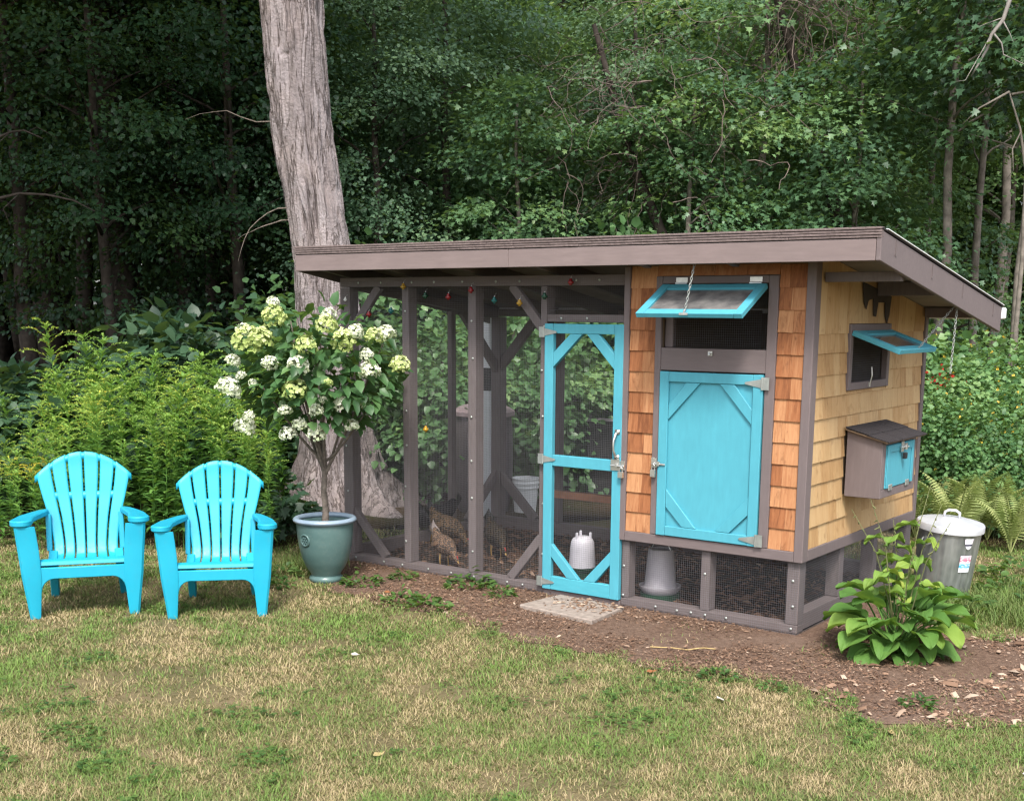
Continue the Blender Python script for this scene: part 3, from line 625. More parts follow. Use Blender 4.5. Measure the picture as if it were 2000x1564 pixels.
bx('downspout_strap', M['black'], (-3.497, D - .017, 1.08), (-3.413, D + .047, 1.26), coop)
# torn roofing felt hanging over the top of the side wall
part('felt_strip', plain('torn_felt', (.045, .034, .028, 1), .9), lambda m: m.prism([(.30, 1.93), (.62, 1.88), (.76, 1.855), (.74, 1.75), (.71, 1.70), (.675, 1.74), (.66, 1.82), (.55, 1.82), (.53, 1.74), (.49, 1.745), (.47, 1.84), (.40, 1.83), (.37, 1.78), (.33, 1.82)], lambda a, b, t: (t, a + .32, b - .052), XS + .0165, XS + .0195), coop, 0)

# ================================================================== CHAIRS
def make_chair():
    root = empty('adirondack_chair')
    C_ = M['chair']
    # local: x across, y back (+), front legs at y=0
    # slats run from the seat front up the backrest: (y, z, half width of the fan)
    path = [(0.085, .318, .205), (0.16, .306, .205), (0.25, .288, .203), (0.33, .268, .196), (0.385, .262, .188), (0.425, .285, .180), (0.452, .335, .178), (0.478, .41, .188), (0.505, .50, .205), (0.535, .60, .232), (0.565, .70, .256), (0.592, .79, .272), (0.615, .90, .285)]
    ys = [p[0] for p in path]; zs = [p[1] for p in path]; hs = [p[2] for p in path]
    s_ = np.concatenate([[0], np.cumsum(np.hypot(np.diff(ys), np.diff(zs)))])
    fy = lambda s: float(np.interp(s, s_, ys)); fz = lambda s: float(np.interp(s, s_, zs)); fh = lambda s: float(np.interp(s, s_, hs))
    zapex, kk = .868, 1.80
    for i in range(6):
        mb = MB(); u0, u1 = -1 + i / 3, -1 + (i + 1) / 3; N = 30; vv = []; ff = []
        # along s until the arc; columns across the slat
        cols = 5
        for c in range(cols + 1):
            u = u0 + (u1 - u0) * c / cols
            lo, hi = 0.30, s_[-1]
            for _ in range(30):
                mid = (lo + hi) / 2; x = u * fh(mid)
                if fz(mid) < zapex - kk * x * x: lo = mid
                else: hi = mid
            top = lo
            for k in range(N + 1):
                s = top * k / N; gap = .0036 + .0022 * min(1, s / s_[-1])
                x = u * fh(s)
                if c == 0 and i > 0: x += gap
                if c == cols and i < 5: x -= gap
                bow = .018 * (1 - (x / .29) ** 2) * min(1, max(0, (s - .40) / .3))
                d = Vector((0, fy(min(s + .01, s_[-1])) - fy(max(0, s - .01)), fz(min(s + .01, s_[-1])) - fz(max(0, s - .01)))).normalized(); n = Vector((0, -d.z, d.y))
                p = Vector((x, fy(s) + bow, fz(s))); vv.append(p + n * .0); vv.append(p - n * .013)
        st = (N + 1) * 2
        for c in range(cols):
            for k in range(N):
                a = c * st + k * 2; ff += [(a, a + 2, a + st + 2, a + st), (a + 1, a + st + 1, a + st + 3, a + 3)]
            a = c * st; ff += [(a, a + st, a + st + 1, a + 1)]; a = c * st + N * 2; ff += [(a, a + 1, a + st + 1, a + st)]
        for k in range(N):
            a = k * 2; ff.append((a, a + 1, a + 3, a + 2)); a = cols * st + k * 2; ff.append((a, a + 2, a + 3, a + 1))
        smooth_angle(mb.add(vv, ff).build('slat', C_, root, True, .003), 50)
    # bands joining the slats from behind
    for s0, w in ((.70, .045), (float(np.interp(.842, zs, s_)), .040)):
        mb = MB(); vv = []; n = 16
        for k in range(n + 1):
            u = -1 + 2 * k / n; x = u * fh(s0) * .985
            sb = s0 - (0 if s0 < .9 else 1.80 * x * x)
            bow = .018 * (1 - (x / .29) ** 2) * min(1, max(0, (sb - .40) / .3))
            for dz in (-w / 2, w / 2):
                for dy in ((.0012, .018) if s0 < .9 else (.0012, .020)): vv.append((x, fy(sb + dz) + bow + dy, fz(sb + dz)))
        ff = []
        for k in range(n):
            a = k * 4; b = a + 4; ff += [(a, b, b + 2, a + 2), (a + 1, a + 3, b + 3, b + 1), (a, a + 1, b + 1, b), (a + 2, b + 2, b + 3, a + 3)]
        ff += [(0, 2, 3, 1), (n * 4, n * 4 + 1, n * 4 + 3, n * 4 + 2)]
        mb.add(vv, ff).build('back_band', C_, root, True)
    # front seat board and apron
    part('seat_board', C_, lambda m: m.prism([(.012, .300), (.02, .322), (.055, .330), (.084, .322), (.084, .308), (.03, .300)], lambda a, b, t: (t, a, b), -.242, .242), root, .003)
    ap = [(-.262, .290), (.262, .290), (.262, .12)]
    for k in range(7): a = math.pi / 2 * k / 6; ap.append((.232 - .052 * math.sin(a), .165 + .058 * math.sin(a) - .0 + .0 * k) if False else (.225 - .07 * (1 - math.cos(a)), .145 + .08 * math.sin(a)))
    for k in range(7): a = math.pi / 2 * (6 - k) / 6; ap.append((-(.225 - .07 * (1 - math.cos(a))), .145 + .08 * math.sin(a)))
    ap.append((-.262, .12))
    smooth_angle(part('apron', C_, lambda m: m.prism(ap, lambda a, b, t: (a, t + .05 * max(0, .29 - b) * -.2, b), .006, .024), root, .004), 40)
    for s in (-1, 1):
        # front leg: broad shell tapering to the foot
        mb = MB(); rows = [(0.0, .238, .293, .000, .060), (.10, .230, .305, -.004, .075), (.24, .220, .324, -.004, .10), (.38, .226, .336, -.004, .13), (.47, .234, .344, -.006, .16), (.525, .240, .348, -.01, .20)]
        vv = []
        for z, xi, xo, ya, yb in rows: vv += [(s * xi, ya + .006, z), (s * (xi + .012), ya, z), (s * (xo - .012), ya, z), (s * xo, ya + .010, z), (s * xo, yb, z), (s * (xo - .014), yb, z), (s * (xo - .016), ya + .022, z), (s * xi, ya + .022, z)]
        ff = []
        for k in range(len(rows) - 1):
            for q in range(8): a = k * 8 + q; b = k * 8 + (q + 1) % 8; ff.append((a, b, b + 8, a + 8))
        ff += [tuple(range(7, -1, -1)), tuple(range(len(rows) * 8 - 8, len(rows) * 8))]
        smooth_angle(mb.add(vv, ff).build('leg', C_, root, True), 35)
        # arm rest: rounded paddle narrowing back to the fan
        out = []
        for k in range(13): a = math.pi * k / 12; out.append((s * (.311 + .060 * math.cos(a) * (1 if math.cos(a) > 0 else .95)), .035 - .062 * math.sin(a)))
        poly = out + [(s * .256, .16), (s * .238, .30), (s * .214, .42), (s * .20, .50), (s * .225, .53), (s * .262, .47), (s * .30, .36), (s * .345, .20)]
        if s < 0: poly = poly[::-1]
        smooth_angle(part('arm_rest', C_, lambda m: m.prism(poly, lambda a, b, t: (a, b, t - .045 * max(0, b - .1)), .527, .562), root, .007, ), 40)
        # rear leg
        part('leg', C_, lambda m: m.beam((s * .185, .40, .285), (s * .200, .60, 0.0), .05, .085, (0, 1, 0), .045, .06), root, .004)
        part('side_rail', C_, lambda m: m.prism([(.05, .19), (.07, .285), (.40, .25), (.50, .14), (.42, .165)], lambda a, b, t: (t, a, b), s * .215, s * .235), root, .003)
        part('arm_support', C_, lambda m: m.beam((s * .205, .46, .30), (s * .205, .50, .515), .03, .05, (0, 1, 0)), root, .004)
    return root
ch1 = make_chair()
tag(ch1, 'turquoise plastic slat chair on the lawn, left of the pair, farther from the potted hydrangea', 'chair', 'garden chairs')
ch1.location = (-3.378, -2.058, 0.0)
rz0 = math.atan2(0.5923, 0.8057)
ch1.rotation_euler = (0, 0, rz0 + math.radians(16))
ch2 = copy_tree(ch1)
tag(ch2, 'turquoise plastic slat chair nearest the potted hydrangea, right of the pair', 'chair', 'garden chairs')
ch2.location = (-2.772, -1.622, 0.0); ch2.rotation_euler = (0, 0, rz0 + math.radians(9)); ch2.scale = (.93, .95, .945)

# ================================================================== PLANTER AND HYDRANGEA
PX, PY = -2.985, -0.545
pot = tag(empty('planter', (PX, PY, 0)), 'round blue green glazed planter with rolled rim and medallion, holding the hydrangea', 'planter')
t = NT('pot_glaze'); nn = t.noise(t.coords('Object', (1, 1, 2)), 4, 6, .6); n3 = t.noise(t.coords('Object'), 40, 4)
t.set(t.mix(t.ramp(n3, [(.55, (0, 0, 0, 1)), (.75, (.35,) * 3 + (1,))]), t.ramp(nn, [(.3, (0.060, 0.115, 0.112, 1)), (.7, (0.105, 0.175, 0.170, 1))]), (0.16, 0.20, 0.185, 1)), .32, spec=.45); t.bump(nn, .15, .01); M['pot'] = t.m
t = NT('pot_rim_glaze'); nn = t.noise(t.coords('Object'), 6, 5); t.set(t.ramp(nn, [(.3, (0.19, 0.26, 0.335, 1)), (.7, (0.27, 0.345, 0.43, 1))]), .25, spec=.5); M['potrim'] = t.m
pr = [(.02, .0), (.098, .0), (.108, .012), (.106, .028), (.092, .040), (.098, .055), (.128, .10), (.152, .16), (.168, .23), (.177, .30), (.181, .37), (.180, .385), (.162, .385), (.158, .36), (.0, .355)]
smooth_angle(MB().lathe(pr, 48).build('pot_body', M['pot'], pot, True), 50)
rim = [(.176 + .020 * math.cos(a) + .006, .400 + .017 * math.sin(a)) for a in [2 * math.pi * k / 12 for k in range(13)]]
MB().lathe(rim, 48).build('rim', M['potrim'], pot, True)
dirs = Vector((-0.02, -1.0, 0)).normalized()
def med(m):
    c = Vector((dirs.x * .170, dirs.y * .170, .285)); sx = Vector((-dirs.y, dirs.x, 0))
    up = Vector((dirs.x * .06, dirs.y * .06, 1)).normalized()
    P = lambda r, a, d: c + sx * (r * math.cos(a)) + up * (r * math.sin(a)) + dirs * d
    n = 20; rings = [(0.040, -.01), (.041, .008), (.034, .013), (.032, .007), (.0, .007)]; vv = []
    for r, d in rings: vv += [P(r, 2 * math.pi * k / n, d) for k in range(n)]
    ff = [(i * n + k, i * n + (k + 1) % n, (i + 1) * n + (k + 1) % n, (i + 1) * n + k) for i in range(4) for k in range(n)]
    m.add(vv, ff)
    for k in range(6):
        a = 2 * math.pi * k / 6; q = P(.017, a, .010); m.add([q + sx * .008, q + up * .008, q - sx * .008, q - up * .008, q + dirs * .009], [(0, 1, 4), (1, 2, 4), (2, 3, 4), (3, 0, 4)])
    q = P(0, 0, .012); m.add([q + sx * .008, q + up * .008, q - sx * .008, q - up * .008, q + dirs * .008], [(0, 1, 4), (1, 2, 4), (2, 3, 4), (3, 0, 4)])
part('medallion', M['pot'], med, pot, 0, True)
sv = []; rp = random.Random(8)
MB().lathe([(.165, .352), (.12, .362), (.06, .37), (.0, .372)], 20).build('soil', plain('potting_soil', (.045, .028, .02, 1), .95, 0, .5, 90, .1, .9), pot)

hyd = tag(empty('hydrangea_tree', (PX, PY, 0.36)), 'white and lime flowering hydrangea trained as a small tree in the glazed planter', 'hydrangea')
M['bark_g'] = plain('grey_bark', (.15, .125, .105, 1), .85, 0, .45, 35, .2, .8)
M['hyd'] = leafmat('hydrangea_leaf', [(0, (.026, .068, .028, 1)), (.5, (.055, .130, .048, 1)), (1, (.115, .215, .075, 1))], .42, .28)
gh = np.random.default_rng(5)
m = MB()
m.tube([(0, 0, -.02), (.006, .004, .10), (-.004, 0, .22), (.004, .004, .34), (.01, .0, .42)], [.026, .021, .019, .018, .017], 8)
tips = []
CR = Vector((.0, .02, .98))                                     # crown centre above the pot
def crown_pt(px, py, off=0.0):
    """place in the crown seen at photo column px, row py; off metres towards the viewer"""
    lat = (px - 622) / 309.0; up_ = (850 - py) / 312.0 + .53
    return R_ * lat + Vector((0, 0, up_)) - Vector((F_.x, F_.y, 0)) * off
for k in range(15):
    a = gh.uniform(0, 2 * math.pi); r = gh.uniform(.12, .42); tip = Vector((r * math.cos(a), r * math.sin(a), gh.uniform(.75, 1.35))); tips.append(tip)
    b = Vector((.008, 0, gh.uniform(.30, .42))); mid = b.lerp(tip, .45) + Vector((0, 0, -.03)); m.tube([b, b.lerp(mid, .5) + Vector((0, 0, -.012)), mid, tip], [.010, .009, .007, .004], 6)
smooth_angle(m.build('trunk', M['bark_g'], hyd, True), 60)
lm = LM(); n = 980; P = []
while len(P) < n:
    x, y, z = gh.uniform(-1, 1, 3); r = math.sqrt(x * x + y * y + z * z)
    if r > 1 or r < .30: continue
    q = np.array([x * .53, y * .46, z * .43 + .96])
    if q[2] < .66 or (q[2] < .74 and abs(x) > .6): continue
    if q[2] > 1.22 and gh.random() < .45: continue
    P.append(q)
P = np.array(P); out = nrm(P - np.array([0, 0, .86])); Dv = nrm(out * np.array([1, 1, .3]) + gh.normal(size=(n, 3)) * .45 + np.array([0, 0, -.35])); Nv = nrm(np.array([0, 0, 1.]) + out * .6 + gh.normal(size=(n, 3)) * .35)
lm.leaves(P, Dv, Nv, gh.uniform(.07, .12, n), gh.uniform(.045, .07, n), OVAL, np.clip(gh.normal(.45, .2, n), 0, 1))
inst('crown', lm.mesh('crown', M['hyd']), hyd)
M['petal_w'] = leafmat('white_petals', [(0, (.52, .60, .36, 1)), (.5, (.74, .76, .62, 1)), (1, (.82, .82, .74, 1))], .6, .25)
M['petal_l'] = leafmat('lime_petals', [(0, (.36, .46, .14, 1)), (.5, (.50, .58, .22, 1)), (1, (.68, .72, .42, 1))], .6, .25)
def flower_mesh(seed, mat, n=150):
    g = np.random.default_rng(seed); lm = LM()
    z = g.uniform(-.55, 1, n); a = g.uniform(0, 2 * math.pi, n); rr_ = np.sqrt(np.maximum(0, 1 - z * z)) * (1 - .25 * np.maximum(z, 0))
    O = np.stack([rr_ * np.cos(a), rr_ * np.sin(a), z * .95 + .1], 1) * g.uniform(.82, 1.08, (n, 1)); Nn = nrm(O + g.normal(size=(n, 3)) * .35)
    X = nrm(np.cross(Nn, rvec(n, g))); Yv = np.cross(Nn, X); tint = np.clip(.35 + .4 * O[:, 2] + g.normal(0, .2, n), 0, 1)
    for d in (X, -X, Yv, -Yv): lm.leaves(O, d + Nn * .25, Nn, g.uniform(.16, .25, n), .21, SIMPLE, tint)
    return lm.mesh('flower_head', mat)
FW = [flower_mesh(s, M['petal_w']) for s in (1, 2, 3)]; FLm = [flower_mesh(s, M['petal_l']) for s in (4, 5)]
heads = [(541, 583, 12, 0), (552, 609, 20, 1), (487, 633, 13, 0), (500, 655, 26, 1), (527, 648, 22, 1), (470, 690, 13, 0), (545, 694, 15, 0), (487, 716, 9, 0), (460, 742, 22, 0), (510, 730, 8, 0), (592, 742, 21, 1), (600, 697, 18, 2), (613, 663, 19, 1), (652, 605, 13, 0), (650, 623, 18, 1), (682, 653, 20, 1), (703, 637, 14, 0), (735, 645, 16, 1), (754, 642, 19, 0), (722, 679, 12, 0), (728, 709, 18, 0), (781, 698, 17, 2), (676, 768, 15, 0), (690, 812, 13, 0), (641, 762, 8, 0), (571, 780, 12, 0), (594, 807, 13, 0), (627, 824, 16, 0), (570, 826, 15, 0), (495, 793, 10, 0), (482, 818, 18, 0), (708, 770, 9, 0), (654, 727, 9, 2), (630, 780, 12, 0)]
for i, (px, py, s, kd) in enumerate(heads):
    off = .34 * math.sqrt(max(.05, 1 - ((px - 622) / 185.0) ** 2 - ((py - 715) / 150.0) ** 2)) + gh.uniform(-.05, .03)
    me = FW[i % 3] if kd == 0 else FLm[i % 2] if kd == 1 else (FLm[0] if gh.random() < .5 else FW[0])
    p = crown_pt(px, py, off + .10); s = s / 309.0 * 1.08
    inst('flower_head', me, hyd, p, (gh.uniform(-.4, .4), gh.uniform(-.4, .4), gh.uniform(0, 6)), (s, s, s * gh.uniform(.85, 1.1)))

# ================================================================== TRASH CAN
can = tag(empty('trash_can', (0.300, 1.475, 0)), 'galvanised steel trash can with lid and torn stickers behind the coop corner', 'trash can')
can.rotation_euler = (math.radians(2.5), math.radians(4), .3)
t = NT('galvanised'); vv_ = t.n('ShaderNodeTexVoronoi'); vv_.inputs['Scale'].default_value = 28; t.l(t.coords('Object', (1, 1, .5)), vv_.inputs['Vector'])
nn = t.noise(t.coords('Object', (3, 3, .4)), 6, 5); t.set(t.mix(.35, t.ramp(nn, [(.3, (.26, .28, .28, 1)), (.7, (.46, .48, .48, 1))]), vv_.outputs['Distance'], 'SOFT_LIGHT'), .38, .75); M['galv'] = t.m
t = NT('galvanised_lid'); nn = t.noise(t.coords('Object'), 9, 5); t.set(t.ramp(nn, [(.3, (.56, .58, .62, 1)), (.7, (.68, .70, .74, 1))]), .42, .45); M['galvlid'] = t.m
cor = lambda a, z: 1 + (.012 * (1 if math.cos(26 * a) > 0 else -1) if .06 < z < .40 else 0)
smooth_angle(MB().lathe([(.0, .012), (.150, .012), (.152, .0), (.158, .0), (.160, .02), (.163, .055), (.164, .065), (.183, .395), (.184, .41), (.187, .44), (.190, .445), (.190, .455), (.180, .455)], 104, (0, 0, 0), cor).build('can_body', M['galv'], can, True), 25)
lidc = smooth_angle(MB().lathe([(.196, .425), (.2, .425), (.2, .458), (.196, .466), (.185, .466), (.12, .484), (.05, .495), (.0, .497)], 48).build('lid', M['galvlid'], can, True), 35)
m = MB(); m.tube([(-.045, 0, .492), (-.042, 0, .525), (-.02, 0, .538), (.02, 0, .538), (.042, 0, .525), (.045, 0, .492)], .009, 8); m.build('handle', M['galvlid'], lidc, True)
def sticker(name, a0, a1, z0, z1, mat, rr_=.1925, cut=None):
    vv = []; ff = []; n = 10; k = 6
    for i in range(n + 1):
        for j in range(k + 1):
            a = a0 + (a1 - a0) * i / n; z = z0 + (z1 - z0) * j / k; r = .164 + (z - .065) * .0576 + .0045
            if cut: z = cut(i / n, z)
            vv.append((r * math.cos(a), r * math.sin(a), z))
    for i in range(n):
        for j in range(k): q = i * (k + 1) + j; ff.append((q, q + k + 1, q + k + 2, q + 1))
    return MB().add(vv, ff).build(name, mat, can, True)
fc = math.atan2(-F_.y, -F_.x) - .3                                # angle facing the viewer, in the can's own frame
t = NT('round_label'); cc = t.coords('Object', (1, 1, 1)); sp = t.n('ShaderNodeSeparateXYZ'); t.l(cc, sp.inputs[0]); 
t.set(t.ramp(sp.outputs[2], [(0, (.75, .75, .78, 1)), (.355, (.75, .75, .78, 1)), (.357, (.05, .05, .08, 1)), (.367, (.05, .05, .08, 1)), (.369, (.75, .72, .76, 1)), (.385, (.72, .60, .68, 1)), (.395, (.78, .78, .8, 1))]), .45); t.t.nodes[-1].color_ramp.interpolation = 'CONSTANT' if t.t.nodes[-1].bl_idname == 'ShaderNodeValToRGB' else 'LINEAR'
half = lambda u, z: .405 - (.405 - z) * math.sqrt(max(0.02, 1 - (2 * u - 1) ** 2))
sticker('round_label', fc + .18, fc + .52, .338, .405, t.m, cut=half)
t = NT('torn_label'); nz = t.noise(t.coords('Object', (40, 40, 60)), 1.5, 3); sp = t.n('ShaderNodeSeparateXYZ'); t.l(t.coords('Object'), sp.inputs[0])
band = t.ramp(sp.outputs[2], [(0, (.7, .74, .78, 1)), (.215, (.7, .74, .78, 1)), (.225, (.10, .42, .62, 1)), (.245, (.10, .42, .62, 1)), (.252, (.72, .74, .78, 1)), (.268, (.55, .12, .22, 1)), (.28, (.62, .30, .38, 1)), (.295, (.66, .55, .60, 1))])
t.set(t.mix(t.ramp(nz, [(.5, (0, 0, 0, 1)), (.6, (.8, .8, .8, 1))]), band, (.78, .78, .80, 1)), .45)
sticker('torn_label', fc + .12, fc + .56, .195, .30, t.m)
for sgn in (0, math.pi):
    a = fc - 1.0 + sgn; c = Vector((.19 * math.cos(a), .19 * math.sin(a), .38)); tn = Vector((-math.sin(a), math.cos(a), 0)); o = Vector((math.cos(a), math.sin(a), 0))
    m = MB(); m.tube([c + tn * .035, c + tn * .035 + o * .016 + Vector((0, 0, -.02)), c + o * .02 + Vector((0, 0, -.045)), c - tn * .035 + o * .016 + Vector((0, 0, -.02)), c - tn * .035], .005, 6); m.build('side_handle', M['galv'], can, True)

# ================================================================== THINGS IN AND AROUND THE RUN
M['feedg'] = plain('grey_plastic', (.36, .34, .37, 1), .45, 0, .06, 20)
M['dkgreen'] = plain('dark_green_plastic', (.012, .05, .028, 1), .45)
fd = tag(empty('poultry_feeder', (-0.985, 0.25, 0.0)), 'grey bucket shaped poultry feeder with tray under the henhouse', 'feeder')
smooth_angle(MB().lathe([(.0, .315), (.068, .315), (.070, .325), (.075, .325), (.078, .30), (.094, .11), (.098, .10)], 28).build('hopper', M['feedg'], fd, True), 40)
smooth_angle(MB().lathe([(.0, .06), (.10, .06), (.122, .085), (.126, .105), (.122, .105), (.112, .09), (.098, .10)], 28).build('tray', M['feedg'], fd, True), 40)
smooth_angle(MB().lathe([(.0, .009), (.112, .009), (.118, .03), (.118, .059), (.0, .0598)], 28).build('tray_base', M['dkgreen'], fd, True), 40)
m = MB(); m.tube([(-.068, 0, .315), (-.05, 0, .35), (0, 0, .365), (.05, 0, .35), (.068, 0, .315)], .003, 6); m.build('bail', M['steel'], fd)
wt = tag(empty('poultry_waterer', (-1.705, 0.50, 0.0)), 'white plastic poultry waterer with green base behind the run door', 'waterer')
M['milk'] = plain('milky_plastic', (.62, .60, .66, 1), .35, 0, .05)
smooth_angle(MB().lathe([(.0, .285), (.04, .283), (.066, .265), (.076, .24), (.080, .20), (.086, .085), (.0, .085)], 28).build('jar', M['milk'], wt, True), 40)
smooth_angle(MB().lathe([(.0, .06), (.085, .06), (.098, .065), (.105, .085), (.102, .087), (.094, .07), (.086, .084)], 28).build('water_tray', M['dkgreen'], wt, True), 40)
smooth_angle(MB().lathe([(.0, .0095), (.085, .0095), (.09, .0595), (.0, .0595)], 20).build('stand', M['dkgreen'], wt, True), 40)
for a in (0.3, 2.4, 4.5): part('lug', M['milk'], lambda m: m.box((.052 * math.cos(a) - .008, .052 * math.sin(a) - .008, .262), (.052 * math.cos(a) + .008, .052 * math.sin(a) + .008, .312)), wt, .004)
rb = tag(empty('rain_barrel', (-3.90, 2.30, 0)), 'large dark brown rain barrel with domed lid beyond the wire run', 'barrel')
M['barrel'] = plain('brown_plastic', (.075, .062, .066, 1), .55, 0, .15, 10); M['barrellid'] = plain('weathered_lid', (.20, .155, .16, 1), .6, 0, .2, 14)
smooth_angle(MB().lathe([(.0, .0), (.21, .0), (.225, .03), (.25, .25), (.258, .48), (.25, .72), (.24, .80), (.24, .845), (.0, .845)], 36, fr=lambda a, z: 1 + .006 * math.cos(40 * a)).build('barrel_body', M['barrel'], rb, True), 40)
smooth_angle(MB().lathe([(.262, .825), (.268, .83), (.268, .862), (.255, .875), (.20, .905), (.10, .93), (.0, .937)], 36).build('lid', M['barrellid'], rb, True), 40)
bk = tag(empty('bucket', (-3.585, 2.48, 0)), 'white plastic bucket standing on the ground beside the rain barrel', 'bucket')
smooth_angle(MB().lathe([(.0, .0), (.115, .0), (.135, .24), (.145, .245), (.145, .258), (.138, .262), (.138, .285), (.147, .288), (.147, .303), (.14, .308), (.14, .33), (.145, .335), (.145, .345), (.134, .345), (.130, .30), (.112, .02), (.0, .02)], 28).build('bucket_body', M['white'], bk, True), 40)
m = MB(); m.tube([(.146, 0, .27), (.13, .06, .17), (.0, .15, .12), (-.13, .06, .17), (-.146, 0, .27)], .003, 6); m.build('bail', M['steel'], bk); bk.scale = (.82, .82, .86)
cb = tag(empty('compost_bin', tuple(at(1235, 11.6))), 'black open topped compost bin half hidden behind the run door', 'compost bin'); cb.rotation_euler = (0, 0, .55)
for lo, hi in (((-.40, -.40, 0), (.40, -.37, .72)), ((-.40, .37, 0), (.40, .40, .72)), ((-.40, -.368, 0), (-.37, .368, .72)), ((.37, -.368, 0), (.40, .368, .72))): bx('bin_panel', M['black'], lo, hi, cb, .006)
part('bin_rim', plain('grey_rim', (.2, .18, .2, 1), .6), lambda m: m.box((-.42, -.42, .722), (.42, -.36, .75)).box((-.42, .36, .722), (.42, .42, .75)).box((-.42, -.358, .722), (-.36, .358, .75)).box((.36, -.358, .722), (.42, .358, .75)), cb, .004)
part('compost', plain('compost_fill', (.05, .035, .02, 1), .95, 0, .4, 30), lambda m: m.box((-.366, -.366, 0), (.366, .366, .55)), cb, 0)
# paver in front of the door
pv = [(-1.545, -0.415), (-1.005, -0.475), (-1.005 - .02, -0.075 - .02), (-1.50, -0.055)]
pav = part('paver', plain('concrete_paver', (.27, .225, .195, 1), .9, 0, .22, 30, .2, .6), lambda m: m.prism(pv, lambda a, b, t: (a, b, t), -.01, .030), None, .006)
tag(pav, 'flat grey concrete paver scattered with wood chips before the run door', 'paver')
